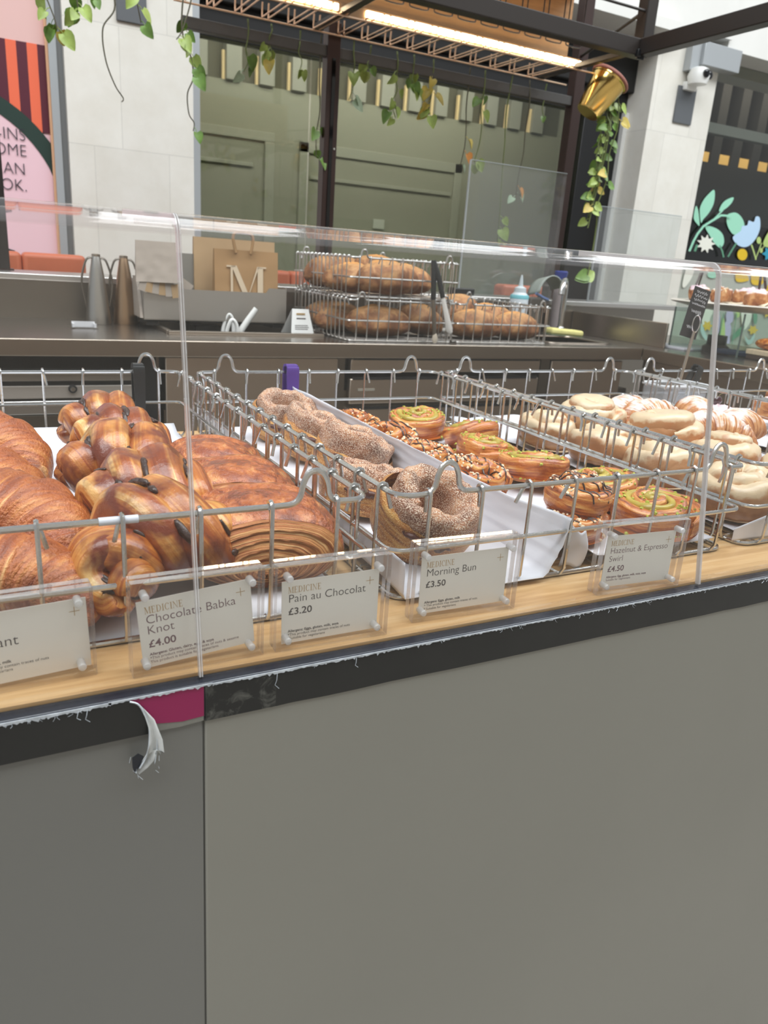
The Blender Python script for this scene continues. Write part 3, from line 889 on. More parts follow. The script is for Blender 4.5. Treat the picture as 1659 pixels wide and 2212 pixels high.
# ------------------------------------------------------------------ price tickets: clear blocks with a card and four studs
def serif_word(word, size):
    """Thin-and-thick capitals drawn as polygons, for the small maker's line on each card."""
    W = {'M': 0.95, 'E': 0.66, 'D': 0.78, 'I': 0.36, 'C': 0.72, 'N': 0.82}
    m = MB()
    x = 0.0
    def q(*p):
        m.prism([(x + a * size, b * size) for a, b in p], lambda a, b: (a, b, 0), (0, 0, 0.00006))
    def bar(a, b_, c, d):
        q((a, c), (b_, c), (b_, d), (a, d))
    for ch in word:
        w = W[ch]
        if ch == 'M':
            bar(0.08, 0.12, 0, 0.72); bar(0.74, 0.86, 0, 0.72); bar(0, 0.2, 0, 0.03); bar(0.66, 0.94, 0, 0.03); bar(0.0, 0.14, 0.69, 0.72); bar(0.8, 0.94, 0.69, 0.72)
            q((0.08, 0.72), (0.20, 0.72), (0.48, 0.10), (0.42, 0.0)); q((0.42, 0.0), (0.46, 0.06), (0.78, 0.72), (0.74, 0.72))
        elif ch == 'E':
            bar(0.08, 0.2, 0, 0.72); bar(0, 0.58, 0, 0.03); bar(0, 0.55, 0.69, 0.72); bar(0.2, 0.42, 0.36, 0.39); bar(0.54, 0.57, 0, 0.17); bar(0.52, 0.55, 0.56, 0.72); bar(0.4, 0.42, 0.29, 0.46)
        elif ch == 'I':
            bar(0.1, 0.22, 0, 0.72); bar(0, 0.32, 0, 0.03); bar(0, 0.32, 0.69, 0.72)
        elif ch == 'N':
            bar(0.08, 0.11, 0, 0.72); bar(0.66, 0.69, 0, 0.72); bar(0, 0.18, 0, 0.03); bar(0.58, 0.78, 0.69, 0.72); q((0.02, 0.72), (0.14, 0.72), (0.69, 0.0), (0.64, 0.0))
        elif ch == 'D':
            bar(0.08, 0.2, 0, 0.72); bar(0, 0.3, 0, 0.03); bar(0, 0.3, 0.69, 0.72)
            for i in range(10):
                t0, t1 = -PI / 2 + PI * i / 10, -PI / 2 + PI * (i + 1) / 10
                q(*[(0.3 + r1 * math.cos(t), 0.36 + r2 * math.sin(t)) for t, r1, r2 in ((t0, 0.41, 0.36), (t1, 0.41, 0.36), (t1, 0.30, 0.33), (t0, 0.30, 0.33))])
        elif ch == 'C':
            for i in range(14):
                t0, t1 = 0.75 + (2 * PI - 1.5) * i / 14, 0.75 + (2 * PI - 1.5) * (i + 1) / 14
                q(*[(0.36 + r1 * math.cos(t), 0.36 + r2 * math.sin(t)) for t, r1, r2 in ((t0, 0.35, 0.37), (t1, 0.35, 0.37), (t1, 0.24, 0.34), (t0, 0.24, 0.34))])
            bar(0.60, 0.63, 0.5, 0.7)
        x += (w + 0.08) * size
    return m, x


def ticket(label, x, y, w, yaw, lines, price, small, tilt=0.0, h=0.076, ink=INK, cardw=None, carddx=0.0, drop=0.0, name_size=0.0103, right_part=False, mark=True):
    """A block of two clear plates; x, y is the near-left foot of its front face."""
    t = thing('price_ticket', label, 'price ticket', (x, y, 1.0413), (0, 0, math.radians(yaw)), 'acrylic price tickets on the oak ledge')
    th = 0.0165
    def lb(name, mat, *b, bev=0.0):
        return MB().box(*b).build(name, mat, t, smooth=bev > 0, bevel=bev, world=False)
    lb('front_plate', ACRYL_BLOCK, 0, w, 0, 0.0075, 0, h, bev=0.0006)
    lb('back_plate', ACRYL_BLOCK, 0, w, 0.0092, th, 0, h, bev=0.0006)
    m = MB()
    for a, b_ in ((0.0004, 0.0071), (0.0096, th - 0.0004)):
        m.box(0.0003, w - 0.0003, a, b_, h + 0.00005, h + 0.0003)
        m.box(-0.0003, -0.00005, a, b_, 0.0004, h - 0.0004).box(w + 0.00005, w + 0.0003, a, b_, 0.0004, h - 0.0004)
    m.build('polished_edge', EDGE, t, smooth=False, world=False)
    cw = cardw or w * 0.865
    chh = 0.056
    cx, cz = w / 2 + carddx, h * 0.44 - drop
    ca = math.radians(tilt)
    Rc = Matrix(((math.cos(ca), 0, -math.sin(ca)), (0, 1, 0), (math.sin(ca), 0, math.cos(ca))))
    card = MB().obox((cx, 0.00835, cz), (cw, 0.0006, chh), Rc).build('card', CARD, t, smooth=False, world=False)
    Rf = Rc @ FACE_Y
    def put(body, mat, size, u, v, align='LEFT', off=0.0, width=1.0, track=1.0):
        p = Vector((cx, 0.00795, cz)) + Rc @ Vector((u, 0, v))
        return lettering(body, size, mat, card, Matrix.Translation(p) @ Rf.to_4x4() @ Matrix.Diagonal((width, 1, 1, 1)), align, off, track)
    L, T = -cw / 2 + 0.0055, chh / 2
    if not right_part:
        wm, wl = serif_word('MEDICINE', 0.0078)
        o = wm.build('maker_line', GOLDINK, card, smooth=False, world=False, fixn=False)
        p = Vector((cx, 0.00795, cz)) + Rc @ Vector((L, 0, T - 0.0108))
        o.matrix_basis = Matrix.Translation(p) @ Rf.to_4x4() @ Matrix.Diagonal((0.029 / wl, 1, 1, 1))
    v = T - 0.0192
    for ln in lines:
        if right_part:
            put(ln, ink, name_size * 1.12, cw / 2 - 0.047, v - 0.008, 'RIGHT', -0.00010, 1.0)
        else:
            put(ln, ink, name_size, L, v, 'LEFT', -0.00010, 0.98)
        v -= 0.0089
    if price:
        put(price, ink, 0.0086, L, v - 0.0022, 'LEFT', 0.00012, 1.08)
    sv = -T + 0.0098 if not right_part else -T + 0.0155
    for i, s_ in enumerate(small):
        put(s_, ink, 0.0033, L if not right_part else L, sv - i * 0.0033, 'LEFT', 0.00004 if i == 0 else -0.00003, 1.02)
    if mark:   # thin gold cross in the corner
        m = MB()
        px, pz, a = cw / 2 - 0.0085, T - 0.0095, 0.0036
        m.box(px - a, px + a, 0, 0.00005, pz - 0.00022, pz + 0.00022)
        m.box(px - 0.00022, px + 0.00022, 0, 0.00005, pz - a, pz + a)
        o = m.build('gold_cross', GOLDINK, card, smooth=False, world=False)
        o.matrix_basis = Matrix.Translation(Vector((cx, 0.0079, cz))) @ Rc.to_4x4()
    STUD = clear('clear_white_stud', (0.95, 0.95, 0.95, 1), 1.5, film=0.45, rough=0.05)
    Ry = Matrix(((1, 0, 0), (0, 0, -1), (0, 1, 0)))
    for sx in (0.010, w - 0.010):
        for sz in (0.009, h - 0.0115):
            MB().lathe([(0.0031, -0.0078), (0.0031, 0.0015), (0.0026, 0.0024), (0.0012, 0.0028)], (sx, 0.0005, sz), 16, Ry).build('stud', STUD, t, world=False)
    return t


ticket('acrylic price ticket cut off by the left picture edge, card ending in "ant"', -0.046, 0.531, 0.104, 3.0, ['Croissant'], None, ['Allergens: Gluten, milk', '*This product may contain traces of nuts', 'Suitable for vegetarians'], tilt=1.5, h=0.072, right_part=True, carddx=0.004)
ticket('acrylic price ticket reading Chocolate Babka Knot with a card slipped askew', 0.0815, 0.5205, 0.1015, 1.0, ['Chocolate Babka', 'Knot'], '£4.00', ['Allergens: Gluten, dairy, eggs & soya', '*This product may contain traces of nuts & sesame', 'This product is suitable for vegetarians'], tilt=4.5, h=0.0765, ink=PLUMINK)
ticket('acrylic price ticket reading Pain au Chocolat on the oak ledge', 0.1935, 0.5215, 0.1005, -1.6, ['Pain au Chocolat'], '£3.20', ['Allergens: Eggs, gluten, milk, soya', '*This product may contain traces of nuts', '*Suitable for vegetarians'], tilt=1.0, h=0.0755, drop=0.002)
ticket('acrylic price ticket reading Morning Bun before the sugared buns', 0.3265, 0.5300, 0.1095, -3.0, ['Morning Bun'], '£3.50', ['Allergens: Eggs, gluten, milk', '* This product may contain traces of nuts', '* Suitable for vegetarians'], tilt=1.0, h=0.0745, cardw=0.092)
ticket('acrylic price ticket reading Hazelnut & Espresso Swirl before the swirl basket', 0.5370, 0.5200, 0.1060, -5.2, ['Hazelnut & Espresso', 'Swirl'], '£4.50', ['Allergens: Egg, gluten, milk, nuts, soya', 'Suitable for vegetarians'], tilt=0.5, h=0.0755, ink=PLUMINK, cardw=0.088, name_size=0.0091)


# ------------------------------------------------------------------ wire baskets
def rim_path(x0, x1, y0, y1, z, r, loops, hgt=0.028):
    pts = []
    def corner(cx, cy, a0):
        for i in range(7):
            a = a0 + PI / 2 * i / 6
            pts.append(Vector((cx + r * math.cos(a), cy + r * math.sin(a), z)))
    def loop(xc, y, sgn):
        ctrl = [(-0.034, 0), (-0.020, 0.001), (-0.0135, 0.007), (-0.011, 0.018), (-0.0065, 0.0265), (0, hgt + 0.001), (0.0065, 0.0265), (0.011, 0.018), (0.0135, 0.007), (0.020, 0.001), (0.034, 0)]
        c = [Vector((xc + sgn * dx, y, z + dz * hgt / 0.028)) for dx, dz in ctrl]
        pts.extend(crom(c, 4))
    off = r + 0.036
    corner(x1 - r, y0 + r, -PI / 2)
    corner(x1 - r, y1 - r, 0)
    if loops:
        loop(x1 - off, y1, -1); loop(x0 + off, y1, -1)
    corner(x0 + r, y1 - r, PI / 2)
    corner(x0 + r, y0 + r, PI)
    if loops:
        loop(x0 + off, y0, 1); loop(x1 - off, y0, 1)
    return pts


def basket(label, x0, x1, y0, y1, z0, z1, group, nx=8, ny=14, mat=None, rr=0.0028, wr=0.0020, cr=0.016, floor_wires=True, mid=True, sides=6):
    mat = mat or CHROME
    t = thing('wire_basket', label, 'wire basket', ((x0 + x1) / 2, (y0 + y1) / 2, z0), group=group)
    zm = z0 + (z1 - z0) * 0.51
    MB().tube(rim_path(x0, x1, y0, y1, z1, cr, True), rr, 8, closed=True).build('top_rim', mat, t)
    if mid:
        MB().tube(rim_path(x0 - 0.004, x1 + 0.004, y0 - 0.004, y1 + 0.004, zm, cr, False), rr * 0.9, 8, closed=True).build('middle_rim', mat, t)
    MB().tube(rim_path(x0 + 0.006, x1 - 0.006, y0 + 0.004, y1 - 0.004, z0 + rr, cr, False), rr * 0.9, 8, closed=True).build('bottom_rim', mat, t)
    xs = [x0 + 0.032 + (x1 - x0 - 0.064) * i / (nx - 1) for i in range(nx)]
    ys = [y0 + 0.030 + (y1 - y0 - 0.060) * i / (ny - 1) for i in range(ny)]
    def hook(m, p, out, jit):
        """One upright: a short tail inside, over the rim, and down the outside."""
        o = Vector(out)
        base = Vector(p)
        a = rr + wr
        side = Vector((-o.y, o.x, 0)) * jit
        tail = [base - o * (a + 0.0035) + side * 2 + Vector((0, 0, -0.020)), base - o * a + side + Vector((0, 0, -0.006))]
        over = [base + Vector((math.cos(q) * -o.x * a, math.cos(q) * -o.y * a, math.sin(q) * a)) for q in (0, PI / 4, PI / 2, 3 * PI / 4, PI)]
        down = [Vector((base.x + o.x * a, base.y + o.y * a, zm)), Vector((base.x + o.x * a * 0.8, base.y + o.y * a * 0.8, z0 + 0.012)), Vector((base.x - o.x * 0.001, base.y - o.y * 0.001, z0 + 0.004)), Vector((base.x - o.x * 0.010, base.y - o.y * 0.010, z0 + wr + 0.001))]
        m.tube(tail + over + down, wr, sides)
    rn = random.Random(hash(label) % 1000)
    rn = random.Random(len(label))
    for name, items in (('front', [((x, y0, z1), (0, -1, 0)) for x in xs]), ('back', [((x, y1, z1), (0, 1, 0)) for x in xs]), ('left', [((x0, y, z1), (-1, 0, 0)) for y in ys]), ('right', [((x1, y, z1), (1, 0, 0)) for y in ys])):
        m = MB()
        for p, o in items:
            hook(m, p, o, rn.uniform(-0.004, 0.004))
        m.build('wire_side', mat, t)
    if floor_wires:
        m = MB()
        for x in xs:
            m.tube([(x, y0 + 0.008, z0 + wr + 0.001), (x, y1 - 0.008, z0 + wr + 0.001)], wr, 5)
        for y in ys:
            m.tube([(x0 + 0.008, y, z0 + 3 * wr), (x1 - 0.008, y, z0 + 3 * wr)], wr, 5)
        m.build('base_grid', mat, t)
    return t


Z0, ZT = 1.0415, 1.1485
GB = 'low wire pastry baskets on the front counter'
B1 = (-0.185, 0.297, 0.575, 1.308)
B2 = (0.325, 0.797, 0.572, 1.300)
B3 = (0.820, 1.312, 0.572, 1.300)
B4 = (1.335, 1.83, 0.572, 1.300)
bk1 = basket('wire basket of croissants, babka knots and pains au chocolat, leftmost on the counter', *B1, Z0, ZT, GB)
bk2 = basket('wire basket holding sugared morning buns and glazed swirls behind a white paper wall', *B2, Z0, ZT, GB)
basket('wire basket full of cream iced buns and powdered almond pastries', *B3, Z0, ZT, GB)
basket('wire basket of pink iced cherry pastries at the far right of the counter', *B4, Z0, ZT, GB)
# sticker wrapped round the front rim of the left basket
m = MB()
m.tube([(0.069, 0.575, ZT), (0.098, 0.575, ZT)], 0.0034, 10)
m.build('rim_sticker', plain('white_sticker', rgb(214, 218, 228), 0.4), bk1)

# ------------------------------------------------------------------ greaseproof papers
def sheet(name, label, fn, nu, nv, th=0.0006, mat=None, cat='paper liner'):
    o = MB().grid(fn, nu, nv).build(name, mat or PAPER, None, angle=70)
    md = o.modifiers.new('thickness', 'SOLIDIFY')
    md.thickness = th
    if label:
        tag(o, label, cat)
    return o
def wav(x, y, a=0.0025, s=9.0, k=0):
    return a * nz(x * s, y * s, 3.3 + k)
sheet('paper_liner', 'white greaseproof paper lining the basket of croissants and babka knots', lambda u, v: (-0.17 + 0.452 * u, 0.580 + 0.70 * v, 1.0530 - 0.008 * max(0, 1 - v / 0.03) + abs(wav(u * 0.45, v * 0.69, 0.003)) + 0.012 * max(0, 1 - (1 - v) / 0.04)), 40, 50)
# paper tray of the morning buns: floor, low left wall, tall right wall that curls at the near end
def bun_tray(u, v):
    # u across: left wall 0..0.22, floor ..0.58, right wall ..1 ; v along depth
    y = 0.565 + 0.72 * v
    xl, xr = 0.334, 0.508 - 0.012 * v
    hl, hr = 0.034, 0.0585 + 0.012 * v
    if u < 0.22:
        t = u / 0.22
        p = [xl + 0.001, y, 1.0535 + hl * (1 - t)]
    elif u < 0.58:
        t = (u - 0.22) / 0.36
        p = [xl + (xr - xl) * t, y, 1.0535]
    else:
        t = (u - 0.58) / 0.42
        p = [xr + 0.004 * math.sin(t * PI), y, 1.0535 + hr * t]
        p[0] += 0.022 * sm(0.12, 0.0, v) * t
    p[0] += wav(p[2] * 3 + u, y, 0.0025, 14)
    p[2] += abs(wav(p[0], y, 0.0022, 12, 2))
    if v < 0.08:
        p[2] -= 0.006 * sm(0.08, 0.0, v) * (1 if 0.22 < u < 0.58 else 0.4)
    return p
sheet('paper_tray', 'white paper tray with a tall wall, wrapped round the sugared morning buns', bun_tray, 44, 60)
sheet('paper_liner', 'white paper under the hazelnut and pistachio swirls, curling up at its near left corner', lambda u, v: ((0.548 - 0.03 * v + (0.235 + 0.03 * v) * u) - 0.006 * sm(0.25, 0, u), 0.585 + 0.70 * v, 1.0532 + abs(wav(u * 0.3, v * 0.7, 0.004, 12, 5)) + 0.034 * sm(0.22, 0.0, u) * sm(0.45, 0.0, v)), 30, 50)
# curled front lip of that paper
sheet('paper_flap', 'curled white paper flap at the front of the swirl basket', lambda u, v: (0.538 + 0.034 * u + 0.004 * math.sin(v * 4), 0.584 - 0.006 * math.sin(u * 3) , 1.048 + 0.050 * v - 0.012 * u * v + 0.003 * math.sin(u * 7)), 12, 12)
sheet('paper_liner', 'white paper rumpled under the iced buns in the third basket', lambda u, v: (0.838 + 0.455 * u, 0.59 + 0.70 * v, 1.0532 + abs(wav(u * 0.45, v * 0.7, 0.012, 16, 8)) * (0.3 + 0.7 * v)), 40, 50)
sheet('paper_corner', 'pointed white paper corner poking out at the front of the third basket', lambda u, v: (0.815 + 0.11 * u * (1 - 0.3 * v), 0.583 - 0.010 * u, 1.048 + 0.040 * v * (0.4 + 0.6 * u)), 8, 8)
sheet('paper_liner', 'white paper lining the far right basket of pink pastries', lambda u, v: (1.35 + 0.46 * u, 0.59 + 0.70 * v, 1.0532 + abs(wav(u * 0.45, v * 0.7, 0.006, 12, 11))), 30, 30)
# crumbs on the left paper
m = MB()
rn = random.Random(8)
for i in range(60):
    x, y = rn.uniform(0.15, 0.27), rn.uniform(0.93, 1.22)
    s = rn.uniform(0.001, 0.0032)
    m.obox((x, y, 1.0565), (s * 2.4, s * 1.3, 0.0006), Euler((rn.uniform(-.3, .3), rn.uniform(-.3, .3), rn.uniform(0, 3))))
o = m.build('flake_crumbs', plain('golden_flake', rgb(214, 150, 84), 0.5), smooth=False)
tag(o, 'golden pastry flakes scattered on the white paper behind the pains au chocolat', 'crumbs')
o['kind'] = 'stuff'


# ------------------------------------------------------------------ serving tongs hooked over the back rims
def rim_tongs(label, x, y, mat, lean=0.0, hw=0.0085, drop=0.085):
    t = thing('serving_tongs', label, 'tongs', (x, y, ZT), (0, lean, 0), 'tongs hooked over the basket rims')
    for s, nm in ((-1, 'grip'), (1, 'grip')):
        m = MB()
        prof = [(0.0, 0.012), (s * 0.006, 0.0115), (s * 0.0095, 0.007), (s * 0.0105, -0.01), (s * 0.0125, -drop * 0.5), (s * 0.0135, -drop)]
        c = crom([(0, p[0], p[1]) for p in prof], 4)
        vs, fs = [], []
        for i, p in enumerate(c):
            w_ = hw * (0.85 + 0.25 * math.sin(PI * i / (len(c) - 1)))
            for dx, dy in ((-w_, -0.002), (w_, -0.002), (w_, 0.002), (-w_, 0.002)):
                k_ = 1 if i > 3 else 0.2
                vs.append((dx, p.y + dy * k_, p.z + (dy if i <= 5 else 0)))
        for i in range(len(c) - 1):
            for k_ in range(4):
                a = i * 4 + k_
                b2 = i * 4 + (k_ + 1) % 4
                fs.append((a, b2, b2 + 4, a + 4))
        fs += [(0, 1, 2, 3), tuple(len(vs) - 4 + q for q in (3, 2, 1, 0))]
        m.add(vs, fs)
        m.build(nm, mat, t, bevel=0.001, world=False)
        m = MB()
        m.tube([(0, s * 0.0135, -drop + 0.004), (0, s * 0.0135, -drop - 0.008), (0, s * 0.010, -drop - 0.016)], 0.004, 6, flat=0.5)
        m.build('steel_arm', STEEL, t, world=False)
    return t
rim_tongs('black gripped tongs hooked over the left basket rim beside the babka knots', 0.231, 1.308, BLACK)
rim_tongs('black gripped tongs on the left basket rim, cut by the left picture edge', 0.012, 1.308, BLACK)
rim_tongs('purple gripped tongs hooked over the rim of the morning bun basket', 0.497, 1.300, plain('purple_grip', rgb(84, 54, 140), 0.35), hw=0.0105)
rim_tongs('black gripped tongs leaning over the rim of the pink pastry basket', 1.545, 1.300, BLACK, lean=0.35)

# chalk style label on a pigtail pole
ch = thing('chalk_label', 'black handwritten label on a metal pigtail pole above the pink pastries', 'label', (1.438, 1.255, 1.055))
MB().tube([(1.432, 1.255, 1.055), (1.466, 1.262, 1.245)], 0.0035, 8).build('pole', STEEL, ch)
MB().tube([(1.468 + 0.012 * math.cos(a), 1.262, 1.262 + 0.019 * math.sin(a)) for a in [2 * PI * i / 24 for i in range(24)]], 0.0018, 6, closed=True).build('pigtail_ring', CHROME, ch)
Rl = Euler((0, math.radians(11), 0)).to_matrix()
MB().obox((1.466, 1.268, 1.285), (0.056, 0.002, 0.112), Rl).build('board', plain('chalkboard', rgb(36, 36, 38), 0.5), ch, smooth=False, bevel=0.0008)
CHALK = plain('chalk_white', rgb(206, 206, 206), 0.7)
rn = random.Random(3)
m = MB()
for (v, n_, sz, w0) in ((0.046, 5, 0.0052, 0.036), (0.037, 5, 0.0052, 0.044), (0.028, 6, 0.0048, 0.04), (0.019, 9, 0.0036, 0.046), (0.003, 7, 0.006, 0.034), (-0.015, 1, 0.006, 0.004), (-0.032, 3, 0.005, 0.016)):
    pts = []
    for i in range(n_ * 4 + 1):
        u = -w0 / 2 + w0 * i / (n_ * 4) - (0.008 if v < -0.03 else 0)
        zz = v + sz * 0.5 * (math.sin(i * PI / 2 + 0.4) + rn.uniform(-0.5, 0.5))
        p = Vector((1.466, 1.268, 1.285)) + Rl @ Vector((u, -0.0014, zz))
        pts.append(p)
    m.tube(crom(pts, 3), 0.00045, 4)
m.build('handwriting', CHALK, ch)

# ------------------------------------------------------------------ pastry materials
M_CROIS = pastry('croissant_crust', [(0.16, rgb(122, 52, 16)), (0.38, rgb(160, 80, 28)), (0.55, rgb(182, 102, 42)), (0.72, rgb(204, 134, 68)), (0.90, rgb(230, 180, 116))], su=20, sv=3.0, blot=rgb(112, 46, 14), blot_scale=22, blot_at=(0.48, 0.68), rough=0.34, coat=0.35, grain=300, gb=0.7, stripe_b=0.7, bd=0.0042)
M_PAIN = pastry('pain_crust', [(0.25, rgb(122, 54, 18)), (0.45, rgb(166, 84, 32)), (0.62, rgb(190, 108, 50)), (0.8, rgb(214, 150, 88))], su=4, sv=26, blot=rgb(140, 62, 24), blot_scale=30, blot_at=(0.5, 0.7), rough=0.26, coat=0.5, grain=150, gb=1.1, stripe_b=0.3, bd=0.006)
M_PAINEND = pastry('pain_layers', [(0.2, rgb(132, 66, 26)), (0.42, rgb(180, 108, 54)), (0.6, rgb(206, 148, 88)), (0.8, rgb(228, 184, 128))], su=2.0, sv=38, rough=0.45, coat=0.1, grain=300, gb=0.3, stripe_b=0.9)
M_BABKA = pastry('babka_crust', [(0.18, rgb(112, 48, 18)), (0.38, rgb(154, 76, 28)), (0.52, rgb(186, 112, 46)), (0.66, rgb(212, 150, 74)), (0.84, rgb(240, 206, 138))], su=1.6, sv=9, blot=rgb(110, 44, 16), blot_scale=24, blot_at=(0.46, 0.62), rough=0.27, coat=0.42, grain=240, gb=0.25, stripe_b=0.3)
M_CHOC = plain('chocolate_filling', rgb(52, 28, 20), 0.35, coat=0.3, bmp=0.8, bscale=220)
M_MORN = pastry('sugared_crust', [(0.25, rgb(132, 76, 46)), (0.5, rgb(178, 116, 78)), (0.75, rgb(206, 152, 110))], su=8, sv=10, blot=rgb(118, 68, 44), blot_scale=28, blot_at=(0.5, 0.64), rough=0.6, coat=0.0, grain=700, gb=0.9, stripe_b=0.15, speck=rgb(240, 218, 196), speck_scale=900, speck_at=(0.50, 0.58))
M_MORNSIDE = pastry('golden_side', [(0.25, rgb(132, 70, 22)), (0.5, rgb(194, 126, 56)), (0.75, rgb(222, 168, 92))], su=8, sv=10, blot=rgb(150, 84, 30), blot_scale=22, rough=0.5, coat=0.1, grain=700, gb=0.6, stripe_b=0.15, speck=rgb(238, 208, 150), speck_scale=1000, speck_at=(0.58, 0.64))
M_SWIRL = pastry('swirl_crust', [(0.22, rgb(118, 50, 16)), (0.42, rgb(182, 98, 36)), (0.58, rgb(206, 132, 60)), (0.75, rgb(226, 170, 98))], su=8, sv=16, blot=rgb(134, 60, 22), blot_scale=24, blot_at=(0.55, 0.72), rough=0.25, coat=0.55, grain=260, gb=0.35, stripe_b=0.5)
M_ICED = pastry('iced_bun', [(0.2, rgb(150, 98, 56)), (0.5, rgb(186, 136, 92)), (0.8, rgb(206, 164, 120))], su=8, sv=5, blot=rgb(176, 118, 74), blot_scale=26, blot_at=(0.56, 0.7), rough=0.38, coat=0.4, grain=220, gb=0.12, stripe_b=0.1, top=rgb(212, 189, 155), top_at=(0.18, 0.42), speck=rgb(186, 134, 90), speck_scale=34, speck_at=(0.60, 0.70), sss=0.1)
M_DANISH = pastry('danish_crust', [(0.25, rgb(128, 66, 28)), (0.5, rgb(180, 112, 58)), (0.75, rgb(214, 158, 98))], su=14, sv=8, rough=0.4, coat=0.2, grain=260, gb=0.3, stripe_b=0.4, top=rgb(240, 232, 228), top_at=(0.55, 0.85))
M_ALMOND = pastry('powdered_crust', [(0.25, rgb(140, 78, 40)), (0.5, rgb(182, 120, 70)), (0.75, rgb(210, 158, 106))], su=20, sv=4, rough=0.6, coat=0.0, grain=320, gb=0.4, stripe_b=0.5, top=rgb(230, 222, 216), top_at=(0.60, 1.0))
M_FLAKE = plain('almond_flake', rgb(232, 198, 150), 0.5, var=0.12, vscale=90)
M_NUT = plain('chopped_nut', rgb(232, 212, 180), 0.55, var=0.2, vscale=200)
M_DRIZ = plain('chocolate_drizzle', rgb(50, 27, 22), 0.3, coat=0.3)
M_PIST = plain('pistachio_cream', rgb(172, 152, 58), 0.35, coat=0.3, var=0.2, vscale=60)
M_PCRUMB = plain('pistachio_crumb', rgb(170, 176, 66), 0.6, var=0.25, vscale=150)
M_PINK = plain('pink_icing', rgb(238, 212, 220), 0.4, coat=0.2, var=0.04, vscale=40)
M_CHERRY = plain('dark_cherry', rgb(58, 14, 26), 0.12, coat=0.6)


# ------------------------------------------------------------------ pastry shapes (local frame: base on z = 0)
def croissant(name, label, cat, group, loc, rot, L=0.19, Rm=0.044, bend=1.25, nseg=7, seed=0, mat=None, squash=0.9, tips=True):
    t = thing(name, label, cat, loc, rot, group)
    A = bend
    Rb = L / (2 * A)
    m = MB()
    def fn(u, v):
        s = (u - 0.5) * 2
        a = s * A
        prof = max(0.02, (1 - abs(s) ** 2.1)) ** 0.62
        ph = v * 2 * PI
        # wrapped layers: radius steps up towards the middle at each turn of dough, the seams running aslant
        k = abs(s) * nseg * 0.5 + 0.22 * math.sin(ph + (1 if s > 0 else -1) * 0.8) + 0.05 * nz(seed, ph, s * 3)
        saw = k - math.floor(k)
        step = 0.15 * (1 - saw) ** 0.8 * sm(0.0, 0.10, saw)
        r = Rm * prof * (0.90 + step)
        r *= 1 + 0.07 * nz(s * 4 + seed * 7.1, math.cos(ph) * 1.3, math.sin(ph) * 1.3) + 0.022 * nz(s * 24 + seed, math.cos(ph) * 1.6, math.sin(ph) * 1.6) + 0.005 * math.sin(k * 22 + 3 * nz(s * 5, ph, seed))
        cx, cy = Rb * math.sin(a), Rb * (math.cos(a) - 1)
        nx, ny = math.sin(a), math.cos(a)
        hx = r * math.cos(ph)
        hz = r * math.sin(ph) * squash
        z = hz + Rm * squash * 0.86 * (0.55 + 0.45 * prof)
        return (cx + nx * hx, cy + ny * hx, max(0.0, z) + 0.0005 * nz(s * 30, ph * 4, seed))
    m.grid(fn, 200, 52, wrap_v=True, caps=True)
    m.build('crust', mat or M_CROIS, t, world=False, angle=80)
    return t, m


def bvh_of(m):
    return BVHTree.FromPolygons([Vector(p) for p in m.v], m.f)


def drop(bv, x, y, h=0.3):
    hit = bv.ray_cast(Vector((x, y, h)), Vector((0, 0, -1)))
    return (hit[0], hit[1]) if hit[0] is not None else (None, None)


